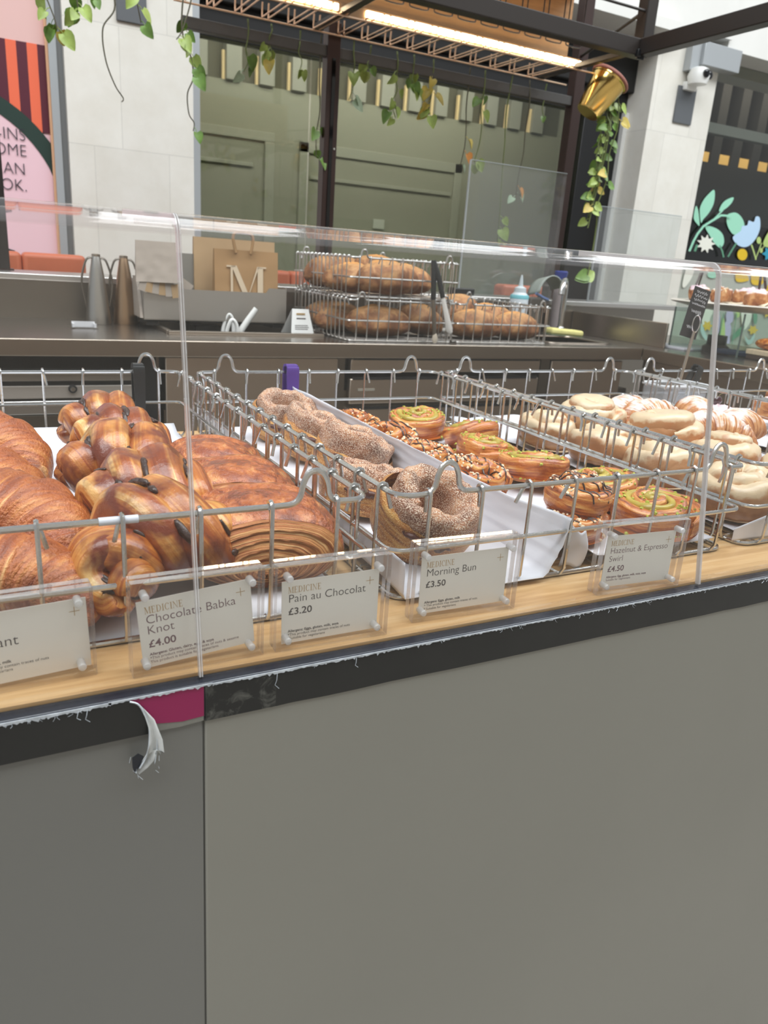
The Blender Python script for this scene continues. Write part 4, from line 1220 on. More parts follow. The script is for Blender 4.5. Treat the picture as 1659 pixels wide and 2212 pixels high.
def babka(label, loc, rot, seed, size=1.0, n=2, turns=1.55, L=0.088, R=0.0205, tw=0.0195, arch=0.012, bend=0.6):
    t = thing('babka_knot', label, 'babka knot', loc, rot, 'chocolate babka knots piled in the left basket')
    rn = random.Random(seed)
    ch = MB()
    strands = []
    for k in range(n):
        ctrl = []
        N = 26
        ph0 = 2 * PI * k / n + rn.uniform(-0.3, 0.3)
        for i in range(N + 1):
            s = -1 + 2 * i / N
            env = max(0.0, 1 - abs(s) ** 3) ** 0.5
            a = ph0 + turns * PI * s + 0.3 * math.sin(s * 3 + k)
            x = s * L * 0.5 * size * (1 + 0.08 * k)
            y = tw * env * math.cos(a) * 1.35 - bend * 0.045 * (s * s)
            z = 0.036 + arch * (1 - s * s) + tw * env * math.sin(a)
            ctrl.append(Vector((x, y * size, max(0.012, z) * size)))
        pts = crom(ctrl, 3)
        rad = []
        for i in range(len(pts)):
            s = -1 + 2 * i / (len(pts) - 1)
            rad.append(size * R * (0.55 + 0.45 * max(0, 1 - abs(s) ** 4) ** 0.5) * (1 + 0.09 * nz(s * 3 + k * 5, seed * 3.3, 1)))
        strands.append((pts, rad))
    for k in range(n):
        pts, rad = strands[k]
        m = MB()
        m.tube(pts, 0, 24, radii=rad)
        for q in range(len(m.v)):   # pleats along the strand, soft dimples
            p = Vector(m.v[q])
            row, col = divmod(min(q, len(pts) * 24 - 1), 24)
            d = 0.0013 * math.sin(col / 24 * 2 * PI * 5 + 7 * nz(row * 0.035, k, seed)) * (0.4 + abs(nz(row * 0.06, col * 0.1, seed))) + 0.0012 * nz(p.x * 60 + seed, p.y * 60, p.z * 60) + 0.0028 * nz(p.x * 25, p.y * 25 + seed, p.z * 25)
            c = pts[row]
            nn = (p - c).normalized() if (p - c).length > 1e-6 else Vector((0, 0, 1))
            p2 = p + nn * d
            m.v[q] = (p2.x, p2.y, max(0.0, p2.z))
        m.build('dough_strand', M_BABKA, t, world=False, angle=80)
        other = strands[(k + 1) % n]
        made = 0
        for tr in range(500):       # chocolate squeezed out along the seam between the strands
            idx = rn.randrange(4, len(pts) - 4)
            tan = (pts[idx + 1] - pts[idx - 1]).normalized()
            sd = tan.cross(Vector((0, 0, 1))).normalized()
            up_ = sd.cross(tan)
            a = rn.uniform(0.05, PI - 0.05)
            d = (sd * math.cos(a) + up_ * math.sin(a)).normalized()
            p = pts[idx] + d * rad[idx]
            gap = min((p - c).length - r_ for c, r_ in zip(*other))
            if not (-0.001 < gap < 0.0032):
                continue
            made += 1
            if made > 13:
                break
            rr_ = rn.uniform(0.0022, 0.0046) * size
            sx, sy, sz = rn.uniform(1.4, 3.2), rn.uniform(0.7, 1.1), rn.uniform(0.5, 0.9)
            Rm_ = Matrix((tan, d.cross(tan), d)).transposed()
            def blob(u, v):
                th, pp = u * PI, v * 2 * PI
                q = Vector((math.sin(th) * math.cos(pp) * sx, math.sin(th) * math.sin(pp) * sy, math.cos(th) * sz)) * rr_ * (1 + 0.55 * nz(th * 2.5 + tr, math.cos(pp) * 2.2, math.sin(pp) * 2.2 + seed))
                return p + Rm_ @ q
            ch.grid(blob, 8, 12, wrap_v=True)
    ch.build('chocolate', M_CHOC, t, world=False, angle=80)
    return t


def pain(label, loc, rot, seed, a=0.078, b=0.052, h=0.074, dent=1.0):
    """A rolled pillow: domed crust over a body whose two long sides show the leaves of the roll."""
    t = thing('pain_au_chocolat', label, 'pain au chocolat', loc, rot, 'pains au chocolat in the left basket')
    def fn(s, v):
        ph = v * 2 * PI
        e = max(0.0, 1 - abs(s) ** 2.4) ** 0.5
        ca, sa = math.cos(ph), math.sin(ph)
        x = a * math.copysign(abs(ca) ** 0.92, ca)
        rsc = 1 + 0.06 * nz(ca * 1.5 + seed, sa * 1.5, s * 1.5) + 0.022 * nz(ca * 5, sa * 5 + seed, s * 6)
        rsc *= 1 - 0.07 * dent * math.exp(-((s - 0.1 + 0.2 * ca) / 0.10) ** 2) * max(0, sa)
        zz = (h * 0.60 * sa * rsc * (0.38 + 0.62 * e)) if sa > 0 else h * 0.40 * sa
        return (x * rsc * (0.80 + 0.20 * e), b * s * (1 + 0.04 * nz(ca * 2, sa * 2, seed)), max(0.0, h * 0.40 + zz))
    S = 0.87
    m = MB()
    m.grid(lambda u, v: fn((2 * u - 1) * S, v), 44, 72, wrap_v=True)
    m.build('crust', M_PAIN, t, world=False, angle=80)
    for sgn in (-1, 1):
        def end(f, v):
            x, y, z = fn(sgn * S, v)
            cx, cz = 0.006 * sgn, h * 0.20
            lay = f * 6.5 + 0.35 * math.sin(v * 2 * PI + seed) + 0.12 * nz(x * 60, z * 60, seed)
            ridge = lay - math.floor(lay)
            x, z = cx + (x - cx) * f, cz + (z - cz) * f
            bulge = b * 0.20 * (1 - f ** 2.2) + 0.0030 * (1 - ridge) ** 0.7 * sm(0, 0.15, ridge) * sm(1.0, 0.93, f) + 0.0012 * nz(x * 90, z * 90, seed)
            return (x, y + sgn * bulge, max(0.0, z))
        m2 = MB()
        m2.grid(lambda u, v: end(1 - u * 0.985, v), 64, 72, wrap_v=True)
        m2.uv = [tuple((q[1], q[0]) for q in uv) for uv in m2.uv]
        m2.build('layered_side', M_PAINEND, t, world=False, angle=80)
    return t


def swirl_mesh(R=0.05, h=0.032, turns=2.3, th=0.019, dome=0.4, seed=0, rin=0.006, taper=0.06, ell=1.0, flat=0.75, amp=0.002, N=150, M=22, tail=0.06, gap=1.06):
    m = MB()
    pitch = (R - th * 0.5 - rin) / turns
    top = []
    def fn(u, v):
        ang = 2 * PI * turns * u + seed
        rc = R - th * 0.5 - pitch * turns * u
        w = th * gap * (0.35 + 0.65 * sm(0, tail, u)) * (1 - 0.35 * sm(0.9, 1, u))
        hh = h * (1 + dome * u) * (0.8 + 0.2 * sm(0, tail, u)) * (1 + 0.09 * nz(math.cos(ang) * 1.5 + seed * 3, math.sin(ang) * 1.5, u * 2))
        ph = v * 2 * PI
        ca, sa = math.cos(ph), math.sin(ph)
        dr = 0.5 * w * math.copysign(abs(ca) ** flat, ca)
        z = 0.5 * hh + 0.5 * hh * math.copysign(abs(sa) ** flat, sa)
        r = max(0.0004, rc + dr) * (1 - taper * (1 - z / hh))
        x, y = r * math.cos(ang), r * math.sin(ang) * ell
        d = amp * nz(x * 55 + seed * 9, y * 55, z * 55) + amp * 0.5 * nz(x * 160, y * 160, z * 160 + seed)
        return (x + d * math.cos(ang) * ca, y + d * math.sin(ang) * ca, max(0.0, z + d * sa))
    m.grid(fn, N, M, wrap_v=True, caps=True)
    # a thin base disc closes the bottom between the turns
    def line(u):
        p = fn(u, 0.25)
        return Vector(p)
    return m, line, (lambda u: 2 * PI * turns * u + seed), pitch


def disc_base(m, R, ell, z=0.006, n=40):
    vs = [(0, 0, z)] + [(R * math.cos(2 * PI * i / n), R * ell * math.sin(2 * PI * i / n), z) for i in range(n)]
    m.add(vs, [(0, 1 + i, 1 + (i + 1) % n) for i in range(n)])


def scatter_bits(bv, n, rn, rad, ell, size, squash=0.7, bias=None, extra=0.0):
    m = MB()
    made = 0
    tries = 0
    while made < n and tries < n * 8:
        tries += 1
        a, r = rn.uniform(0, 2 * PI), rad * math.sqrt(rn.random())
        x, y = r * math.cos(a), r * math.sin(a) * ell
        if bias and rn.random() > bias(x, y):
            continue
        p, nn = drop(bv, x, y)
        if p is None or nn.z < 0.15:
            continue
        s = size * rn.uniform(0.5, 1.5)
        R_ = Vector((0, 0, 1)).rotation_difference(nn).to_matrix() @ Euler((rn.uniform(-0.6, 0.6), rn.uniform(-0.6, 0.6), rn.uniform(0, 6))).to_matrix()
        c = p + nn * s * 0.25 * squash
        pts = []
        for sx, sy, sz in ((-1, -1, -1), (1, -1, -1), (1, 1, -1), (-1, 1, -1), (-1, -1, 1), (1, -1, 1), (1, 1, 1), (-1, 1, 1)):
            f = 0.62 if sz > 0 else 1.0
            pts.append(c + R_ @ Vector((sx * s * 0.5 * f * rn.uniform(0.7, 1.1), sy * s * 0.5 * f * rn.uniform(0.6, 1.0), sz * s * 0.5 * squash)))
        m.add(pts, [(0, 3, 2, 1), (4, 5, 6, 7), (0, 1, 5, 4), (1, 2, 6, 5), (2, 3, 7, 6), (3, 0, 4, 7)])
        made += 1
    return m


def drizzle(bv, rn, rad, ell, lines, mat, parent, name, r=0.0014, ang=0.3, zig=True):
    m = MB()
    for i in range(lines):
        o = (-0.85 + 1.7 * i / (lines - 1)) * rad
        half = math.sqrt(max(0, rad * rad - o * o)) * 0.98
        pts = []
        n = 22
        sl = rn.uniform(-0.25, 0.25)
        for k in range(n + 1):
            q = -half + 2 * half * k / n
            x = o + sl * q + 0.003 * nz(q * 60, i, 1)
            y = q * ell
            xr, yr = x * math.cos(ang) - y * math.sin(ang), x * math.sin(ang) + y * math.cos(ang)
            p, nn = drop(bv, xr, yr)
            if p is not None:
                pts.append(p + Vector((0, 0, r * 0.35)))
        run = []
        for p in pts:
            if run and (p - run[-1]).length > 0.012:
                if len(run) > 2:
                    m.tube(run, r, 6, flat=0.7)
                run = []
            run.append(p)
        if len(run) > 2:
            m.tube(run, r, 6, flat=0.7)
    if m.v:
        m.build(name, mat, parent, world=False, angle=80)


def hazel(label, loc, rot, seed, R=0.052, ell=0.8, h=0.034, dome=0.35, turns=1.9, lines=10, nuts=90):
    t = thing('hazelnut_swirl', label, 'hazelnut swirl', loc, rot, 'hazelnut and espresso swirls in the second basket')
    rn = random.Random(seed)
    m, line, ang, pitch = swirl_mesh(R, h, turns, 0.022, dome, seed, 0.010, 0.10, ell, 0.8)
    disc_base(m, R * 0.85, ell)
    m.build('dough', M_SWIRL, t, world=False, angle=80)
    bv = bvh_of(m)
    drizzle(bv, rn, R * 1.0, 1.0, lines, M_DRIZ, t, 'chocolate_drizzle', 0.0014, rn.uniform(-0.3, 0.5))
    b2 = scatter_bits(bv, nuts, rn, R * 0.9, ell, 0.0034, 0.5, bias=lambda x, y: 0.12 + 0.88 * (nz(x * 30 + seed, y * 30, 2) > 0.12))
    o = b2.build('chopped_nuts', M_NUT, t, world=False, smooth=False, fixn=False)
    o['kind'] = 'stuff'
    return t


def pistachio(label, loc, rot, seed, R=0.055, ell=0.95, h=0.034, dome=0.3, turns=2.1, crumbs=120):
    t = thing('pistachio_swirl', label, 'pistachio swirl', loc, rot, 'pistachio swirls in the second basket')
    rn = random.Random(seed)
    m, line, ang, pitch = swirl_mesh(R, h, turns, 0.020, dome, seed, 0.008, 0.10, ell, 0.8)
    disc_base(m, R * 0.85, ell)
    m.build('dough', M_SWIRL, t, world=False, angle=80)
    bv = bvh_of(m)
    cr = MB()
    pts, rad = [], []
    for i in range(130):
        u = 0.10 + 0.88 * i / 129
        a = ang(u)
        rc = (R - 0.010 - pitch * turns * u) - pitch * 0.46
        if rc < 0.002:
            break
        p = Vector((rc * math.cos(a), rc * math.sin(a) * ell, h * (1 + dome * u) * 0.93))
        pts.append(p)
        rad.append(0.0056 * (0.6 + 0.7 * abs(nz(u * 14, seed, 1)) + 0.2))
    cr.tube(pts, 0, 8, radii=rad)
    cr.build('pistachio_cream', M_PIST, t, world=False, angle=80)
    b2 = scatter_bits(bv, crumbs, rn, R * 0.9, ell, 0.0036, 0.5, bias=lambda x, y: 0.1 + 0.9 * (nz(x * 45 + seed, y * 45, 5) > 0.05))
    o = b2.build('pistachio_crumbs', M_PCRUMB, t, world=False, smooth=False, fixn=False)
    o['kind'] = 'stuff'
    return t


def morning(label, loc, rot, seed, R=0.058, h=0.078, turns=1.12):
    t = thing('morning_bun', label, 'morning bun', loc, rot, 'sugared morning buns in the paper tray')
    TP = 0.17
    m, line, ang, pitch = swirl_mesh(R, h, turns, 0.024, -0.10, seed, R * 0.50, TP, 0.93, 0.66, 0.0042, 150, 30, 0.16, 1.12)
    m.build('sugared_roll', M_MORN, t, world=False, angle=80)
    # golden baked side below the sugar, closed underneath
    def foot(u, v):
        a = v * 2 * PI
        z = h * (0.66 + 0.10 * math.sin(a + seed)) * u
        r = (R * 1.012 + 0.001 * nz(math.cos(a) * 3, math.sin(a) * 3, seed)) * (1 - TP * (1 - z / h)) * (0.86 + 0.14 * sm(0, 0.18, u)) - 0.006 * sm(0.88, 1, u)
        return (r * math.cos(a), r * 0.93 * math.sin(a), z)
    f = MB()
    f.grid(foot, 18, 72, wrap_v=True)
    disc_base(f, R * 0.72, 0.93, 0.0)
    disc_base(f, R * 0.62, 0.93, h * 0.16)
    f.build('golden_side', M_MORNSIDE, t, world=False, angle=80)
    c = MB()
    v0 = 0.63 - (rot[2] / (2 * PI))
    pts = [Vector(foot(0.86 + 0.03 * nz(i * 0.4, seed, 2), v0 - 0.02 + 0.14 * i / 24)) for i in range(25)]
    pts = [Vector((p.x * 1.045, p.y * 1.045, p.z + 0.005 * nz(i * 0.3, seed, 2))) for i, p in enumerate(pts)]
    c.tube(pts, 0, 8, radii=[0.0046 * (0.3 + 0.7 * math.sin(PI * i / 24)) * (1 + 0.6 * nz(i * 0.7, 1, seed)) for i in range(25)])
    c.build('caramel_seam', plain('dark_caramel', rgb(78, 38, 26), 0.4, bmp=0.5, bscale=200), t, world=False, angle=80)
    return t


def iced(label, loc, rot, seed, R=0.062, h=0.046, turns=2.0, dome=0.35, ell=0.95, disc=0.0):
    t = thing('iced_bun', label, 'iced bun', loc, rot, 'cream iced buns in the third basket')
    m, line, ang, pitch = swirl_mesh(R, h, turns, 0.030, dome, seed, 0.012, 0.08, ell, 0.95, 0.0034, 120, 22, 0.05, 1.22)
    disc_base(m, R * 0.85, ell)
    m.build('iced_dough', M_ICED, t, world=False, angle=80)
    if disc:
        d = MB()
        d.lathe([(R * disc * 0.94, h * 0.8), (R * disc * 0.99, h * 0.95), (R * disc, h * 1.08), (R * disc * 0.97, h * 1.20), (R * disc * 0.90, h * 1.29), (R * disc * 0.78, h * 1.34), (R * disc * 0.5, h * 1.35), (R * disc * 0.25, h * 1.33), (0.004, h * 1.35)], (0, 0, 0), 40)
        for q in range(len(d.v)):
            p = d.v[q]
            d.v[q] = (p[0] * (1 + 0.05 * nz(p[0] * 30, p[1] * 30, seed)), p[1] * ell, p[2] + 0.003 * nz(p[0] * 40 + seed, p[1] * 40, 1))
        d.build('flat_top', M_ICED, t, world=False, angle=50)
    return t


def danish(name, label, cat, group, loc, rot, seed, R=0.055, pink=True, cherry=1, L=1.35, powder=False, stick=False):
    t = thing(name, label, cat, loc, rot, group)
    rn = random.Random(seed)
    m, line, ang, pitch = swirl_mesh(R, 0.034, 1.8, 0.024, 0.25, seed, 0.010, 0.08, 1 / L, 0.8, 0.003)
    disc_base(m, R * 0.85, 1 / L)
    m.build('dough', M_DANISH if not powder else M_ALMOND, t, world=False, angle=80)
    bv = bvh_of(m)
    if pink:
        def ic(u, v):
            a = v * 2 * PI
            r = R * 0.70 * u * (1 + 0.16 * nz(math.cos(a) * 2 + seed, math.sin(a) * 2, 3))
            x, y = r * math.cos(a), r * math.sin(a) / L
            p, nn = drop(bv, x, y)
            z = p.z if p is not None else 0.035
            z = max(z, 0.036)
            return (x, y, z + 0.003 * (1 - u ** 4) + 0.0015 * nz(x * 70, y * 70, seed) - (0.006 if u > 0.97 else 0))
        MB().grid(lambda u, v: ic(0.02 + 0.98 * u, v), 14, 36, wrap_v=True, caps=True).build('pink_icing', M_PINK, t, world=False, angle=80)
    for k in range(cherry):
        a = rn.uniform(0, 6)
        x, y = (0.012 * math.cos(a), 0.010 * math.sin(a))
        c = MB()
        c.lathe([(0.002, -0.009), (0.007, -0.0075), (0.0098, -0.001), (0.009, 0.004), (0.005, 0.0085), (0.001, 0.0075)], (x, y, 0.052), 18)
        c.build('cherry', M_CHERRY, t, world=False)
        c = MB()
        c.tube(crom([(x, y, 0.059), (x + 0.006, y, 0.066), (x + 0.016, y - 0.003, 0.068)], 5), 0.0006, 5)
        c.build('cherry_stalk', plain('cherry_stalk', rgb(120, 104, 50), 0.5), t, world=False)
    if stick:
        for k in range(2):
            c = MB()
            c.obox((-0.02 + 0.02 * k, 0, 0.060), (0.008, 0.006, 0.036), Euler((0.2, 0.35 - 0.5 * k, 0.3)))
            c.build('chocolate_stick', M_CHOC, t, world=False, smooth=False, bevel=0.001)
    b2 = scatter_bits(bv, 16, rn, R * 0.8, 1 / L, 0.008, 0.16)
    b2.build('almond_flakes', M_FLAKE, t, world=False, smooth=False, fixn=False)['kind'] = 'stuff'
    return t


def almond(label, loc, rot, seed, L=0.15, flakes=60):
    t, m = croissant('almond_croissant', label, 'almond croissant', 'powdered almond croissants in the third basket', loc, rot, L, 0.036, 0.8, 6, seed, M_ALMOND)
    rn = random.Random(seed)
    bv = bvh_of(m)
    f = MB()
    n = 0
    for k in range(flakes * 4):
        x, y = rn.uniform(-L * 0.42, L * 0.42), rn.uniform(-0.045, 0.02)
        p, nn = drop(bv, x, y)
        if p is None or nn.z < 0.35:
            continue
        s = rn.uniform(0.004, 0.0075)
        R_ = Vector((0, 0, 1)).rotation_difference(nn).to_matrix() @ Euler((rn.uniform(-0.5, 0.5), rn.uniform(-0.5, 0.5), rn.uniform(0, 6))).to_matrix()
        pts = [p + nn * 0.0012 + R_ @ Vector((s * math.cos(q), s * 0.62 * math.sin(q), 0)) for q in [2 * PI * i / 9 for i in range(9)]]
        f.prism([(i, 0) for i in range(9)], lambda a, b: pts[int(a)], R_ @ Vector((0, 0, 0.0007)))
        n += 1
        if n >= flakes:
            break
    f.build('almond_flakes', M_FLAKE, t, world=False, smooth=False, fixn=False)['kind'] = 'stuff'
    return t


D = math.radians
# ---- basket 1: croissants, babka knots, pains au chocolat
GC = 'croissants at the left of the first basket'
croissant('croissant', 'topmost rear croissant at the far left, behind the other croissants', 'croissant', GC, (-0.008, 1.03, 1.060), (0, D(12), D(-36)), 0.20, 0.052, 1.0, 7, 1)
croissant('croissant', 'second croissant from the back, lying against the rear one', 'croissant', GC, (-0.022, 0.895, 1.060), (0, D(6), D(-28)), 0.20, 0.047, 0.9, 7, 2)
croissant('croissant', 'large glossy croissant bending down beside the front babka knots', 'croissant', GC, (0.004, 0.755, 1.057), (D(-4), D(8), D(-34)), 0.205, 0.052, 1.1, 7, 3)
croissant('croissant', 'flaky front croissant with a dark tip, right behind the left ticket', 'croissant', GC, (-0.004, 0.640, 1.054), (D(-4), D(5), D(-22)), 0.19, 0.043, 0.95, 7, 4)
babka('rear babka knot at the top of the pile, against the back rim', (0.150, 1.115, 1.062), (0, D(6), D(-22)), 11, 1.05)
babka('second babka knot from the back, showing pale dough stripes', (0.148, 0.995, 1.062), (0, D(8), D(-16)), 12, 1.08, turns=1.75)
babka('middle babka knot in the pile, with a long dark glossy twist', (0.135, 0.880, 1.060), (D(8), D(12), D(-28)), 13, 1.22, turns=1.4)
babka('babka knot second from the front, with chocolate specks on its near twist', (0.145, 0.760, 1.062), (D(6), D(-4), D(-20)), 14, 1.15, turns=1.65)
babka('front babka knot resting against the wire just above the ticket', (0.130, 0.650, 1.058), (0, D(-6), D(6)), 15, 1.15, turns=1.5)
babka('lowest babka knot under the front one, peeping between the first two tickets', (0.085, 0.622, 1.0545), (0, 0, D(60)), 16, 0.85, turns=1.4)
pain('rear pain au chocolat, smooth topped, nearest the white paper', (0.245, 0.905, 1.056), (0, 0, D(-14)), 21, 0.066, 0.056, 0.074)
pain('middle pain au chocolat between the other two, glossy and creased', (0.240, 0.790, 1.056), (0, 0, D(-10)), 22, 0.070, 0.058, 0.078)
pain('front pain au chocolat showing arched layers at the wire', (0.226, 0.668, 1.056), (0, 0, D(-6)), 23, 0.078, 0.060, 0.080)
# ---- basket 2: morning buns
morning('rear morning bun in the paper tray, next to the purple tongs', (0.440, 1.190, 1.057), (D(14), D(8), 0), 31, 0.062, 0.070)
morning('morning bun second from the back with a wide open hollow', (0.435, 1.055, 1.057), (D(16), D(8), 0.8), 32, 0.062, 0.074)
morning('morning bun third from the back, dark sugared and leaning right', (0.430, 0.925, 1.057), (D(18), D(18), 0.4), 33, 0.062, 0.080)
morning('morning bun half hidden behind the front bun', (0.395, 0.795, 1.057), (D(12), D(0), 2.0), 34, 0.058, 0.062)
morning('front morning bun with a golden foot and dark caramel seam', (0.402, 0.668, 1.066), (D(20), D(22), 5.6), 35, 0.062, 0.080)
# hazelnut swirls
hazel('rear hazelnut swirl heaped with nuts beside the paper wall', (0.562, 1.175, 1.058), (D(8), 0, 0.3), 41, 0.063)
hazel('second hazelnut swirl from the back, tilted with chocolate lines', (0.568, 1.055, 1.058), (D(10), D(-6), -0.3), 42, 0.063)
hazel('hazelnut swirl third from the back with a pale cut spiral', (0.568, 0.935, 1.058), (D(6), 0, 0.6), 43, 0.064)
hazel('hazelnut swirl in the middle with close chocolate zigzags', (0.570, 0.808, 1.058), (D(12), D(6), -0.2), 44, 0.064, 0.75, 0.040)
hazel('hazelnut swirl on top at the front wire, nuts thick on its crown', (0.612, 0.650, 1.082), (D(10), D(4), 0.5), 45, 0.054, 0.85, 0.032, 0.6)
hazel('lowest hazelnut swirl at the front with a dark caramelised side', (0.592, 0.636, 1.056), (0, 0, 0.1), 46, 0.056, 0.8, 0.032, 0.15)
# pistachio swirls
pistachio('rear pistachio swirl at the back rim of the swirl basket', (0.695, 1.165, 1.060), (D(6), D(-6), 0.4), 51, 0.065)
pistachio('pistachio swirl lying tilted on its side by the right wires', (0.738, 1.060, 1.058), (D(12), D(18), 2.4), 52, 0.060, crumbs=40)
pistachio('pistachio swirl third from the back with a bright green spiral', (0.690, 0.955, 1.058), (D(8), 0, 1.2), 53, 0.067)
pistachio('pistachio swirl in the middle, cream thick around its rim', (0.702, 0.835, 1.062), (D(8), D(-4), 3.0), 54, 0.067)
pistachio('pistachio swirl second from the front with a raised hollow centre', (0.715, 0.722, 1.064), (D(8), 0, 4.2), 55, 0.067)
pistachio('front pistachio swirl just behind the espresso swirl ticket', (0.722, 0.632, 1.058), (D(6), 0, 5.4), 56, 0.066)
# ---- basket 3: iced buns, almond croissants
iced('iced bun with a flat disc top, rearmost left of the pile', (0.955, 1.015, 1.085), (D(4), D(-4), 0.4), 61, 0.068, 0.046, disc=0.62)
iced('iced bun at the left edge of the pile by the white paper', (0.885, 1.035, 1.060), (D(4), D(-6), 1.0), 62, 0.066)
iced('iced bun along the left wires, second from the back', (0.900, 0.905, 1.058), (D(6), 0, 2.0), 63, 0.070, 0.05)
iced('iced bun topped by the largest smooth disc in the middle', (0.980, 0.865, 1.082), (D(6), D(4), 3.1), 64, 0.072, 0.050, disc=0.72)
iced('iced bun along the left wires with folded runs of icing', (0.895, 0.775, 1.058), (D(6), D(-4), 4.0), 65, 0.070, 0.052)
iced('iced bun low at the front left corner of the third basket', (0.892, 0.645, 1.058), (D(4), 0, 5.0), 66, 0.066, 0.052)
iced('iced bun with cracked white glaze at the front of the third basket', (1.025, 0.655, 1.060), (D(8), 0, 0.7), 67, 0.070, 0.056)
iced('iced bun with a domed top behind the corner loop of the wire', (1.010, 0.765, 1.068), (D(6), D(4), 1.6), 68, 0.064, 0.05, disc=0.55)
almond('rear almond croissant thick with flakes and sugar', (1.110, 1.085, 1.075), (D(6), 0, 0.1), 71, 0.15, 80)
almond('almond croissant with a cracked sugary crown beside the iced disc', (1.060, 0.975, 1.090), (D(4), 0, -0.2), 72, 0.14, 30)
almond('dark sugared almond croissant with deep folds', (1.115, 0.880, 1.085), (D(6), D(6), -0.5), 73, 0.15, 16)
almond('almond croissant buried in golden flakes at the right', (1.205, 0.905, 1.082), (D(4), 0, 0.3), 74, 0.16, 110)
almond('almond croissant at the right end of the third basket', (1.235, 1.030, 1.080), (D(4), 0, 0.8), 75, 0.15, 80)
# ---- basket 4: pink iced pastries with cherries
GP = 'pink iced cherry pastries in the far right basket'
for i, (x, y, z, ch_, lab) in enumerate(((1.415, 1.115, 1.060, 1, 'pink iced pastry at the left rear, beneath the black tongs'), (1.500, 1.045, 1.085, 1, 'pink iced pastry in the middle with pale almond pieces'), (1.600, 1.075, 1.100, 1, 'pink iced pastry at the right with the large dark cherry on top'), (1.470, 0.930, 1.060, 0, 'pink edged pastry in the front row, half in view'), (1.590, 0.960, 1.080, 1, 'pink iced pastry at the right picture edge, front row'))):
    danish('cherry_danish', lab, 'cherry pastry', GP, (x, y, z), (D(5), 0, 0.9 * i), 80 + i, 0.066, True, ch_)

# ------------------------------------------------------------------ back counter and the units under it
bc = thing('back_counter', 'long brushed steel back counter with a dark well and a sink', 'counter', (1.2, 2.7, 0))
def wt(*b):
    return MB().box(*b)
m = MB()
for b_ in ((-1.2, 0.635, 2.70, 3.42), (0.635, 1.245, 2.70, 2.925), (1.245, 2.36, 2.70, 3.42), (2.36, 2.74, 2.70, 2.83), (2.36, 2.74, 3.16, 3.42), (2.74, 2.97, 2.70, 3.42)):
    m.box(b_[0], b_[1], b_[2], b_[3], 1.000, 1.04)
m.build('worktop', STEEL_TOP, bc, smooth=False)
box('front_fascia', STEEL, -1.2, 2.81, 2.695, 2.705, 0.985, 1.0405, bc, bevel=0.003)
m = MB()
m.box(0.628, 1.25, 2.905, 2.93, 1.04, 1.052).box(0.625, 0.645, 2.93, 3.42, 1.04, 1.052)
m.build('well_lip', STEEL, bc, smooth=False, bevel=0.002)
m = MB()
m.box(0.635, 1.245, 2.925, 3.42, 0.80, 0.81).box(0.630, 0.637, 2.925, 3.42, 0.8, 1.0).box(1.243, 1.25, 2.925, 3.42, 0.8, 1.0).box(0.635, 1.245, 3.41, 3.42, 0.8, 1.04)
m.build('well_lining', STEEL_DARK, bc, smooth=False)
m = MB()
m.box(2.36, 2.74, 2.83, 3.16, 0.86, 0.865).box(2.355, 2.36, 2.83, 3.16, 0.86, 1.04).box(2.74, 2.745, 2.83, 3.16, 0.86, 1.04).box(2.36, 2.74, 2.825, 2.83, 0.86, 1.04).box(2.36, 2.74, 3.16, 3.165, 0.86, 1.04)
m.build('sink_basin', STEEL, bc, smooth=False)
MB().tube(rim_path(2.36, 2.74, 2.83, 3.16, 1.041, 0.05, False), 0.005, 8, closed=True).build('sink_rim', STEEL, bc)
box('splashback', STEEL_DARK, -1.2, 2.97, 3.405, 3.42, 1.04, 1.185, bc)
box('back_ledge', plain('satin_steel_ledge', (0.62, 0.60, 0.58, 1), 0.35, 1.0), -1.2, 3.9, 3.40, 3.72, 1.185, 1.21, bc, bevel=0.004)
box('back_panel', STEEL_DARK, -1.2, 3.9, 3.70, 3.72, 0, 1.185, bc)
box('side_splash', STEEL, 2.965, 2.978, 2.715, 3.40, 1.04, 1.158, bc, bevel=0.003)
box('plinth', BLACK, -1.2, 2.81, 2.80, 3.4, 0, 0.10, bc)

ov = thing('under_counter_oven', 'black glass fronted oven with a steel drawer and lock under the back counter', 'oven', (-0.3, 2.72, 0.1))
box('body', STEEL_DARK, -1.1, 0.56, 2.76, 3.38, 0.1, 0.985, ov)
box('glass_front', BLACKGLOSS, -1.05, 0.505, 2.735, 2.76, 0.905, 0.982, ov)
box('side_pillar', BLACK, 0.505, 0.545, 2.735, 2.76, 0.1, 0.982, ov)
box('handle_rail', STEEL, -1.05, 0.49, 2.70, 2.72, 0.925, 0.936, ov, bevel=0.003)
box('upper_panel', plain('pale_steel', (0.42, 0.38, 0.34, 1), 0.4, 0.45), -1.05, 0.505, 2.725, 2.76, 0.900, 0.926, ov, bevel=0.002)
PALEST = plain('pale_steel', (0.42, 0.38, 0.34, 1), 0.4, 0.45)
dr = box('drawer', PALEST, -1.05, 0.49, 2.725, 2.76, 0.842, 0.885, ov, bevel=0.003)
MB().lathe([(0.014, 0), (0.014, 0.008), (0.012, 0.010)], (0.268, 2.727, 0.874), 20, Matrix(((1, 0, 0), (0, 0, -1), (0, 1, 0)))).build('lock_ring', BLACK, dr)
MB().lathe([(0.0085, 0), (0.0085, 0.013), (0.006, 0.016)], (0.268, 2.727, 0.874), 20, Matrix(((1, 0, 0), (0, 0, -1), (0, 1, 0)))).build('lock_barrel', CHROME, dr)
box('dark_slot', BLACK, -1.05, 0.49, 2.728, 2.735, 0.884, 0.900, ov)
box('lower_panel', plain('bright_steel', (0.62, 0.61, 0.6, 1), 0.3, 1.0), -1.05, 0.49, 2.72, 2.76, 0.79, 0.835, ov, bevel=0.003)
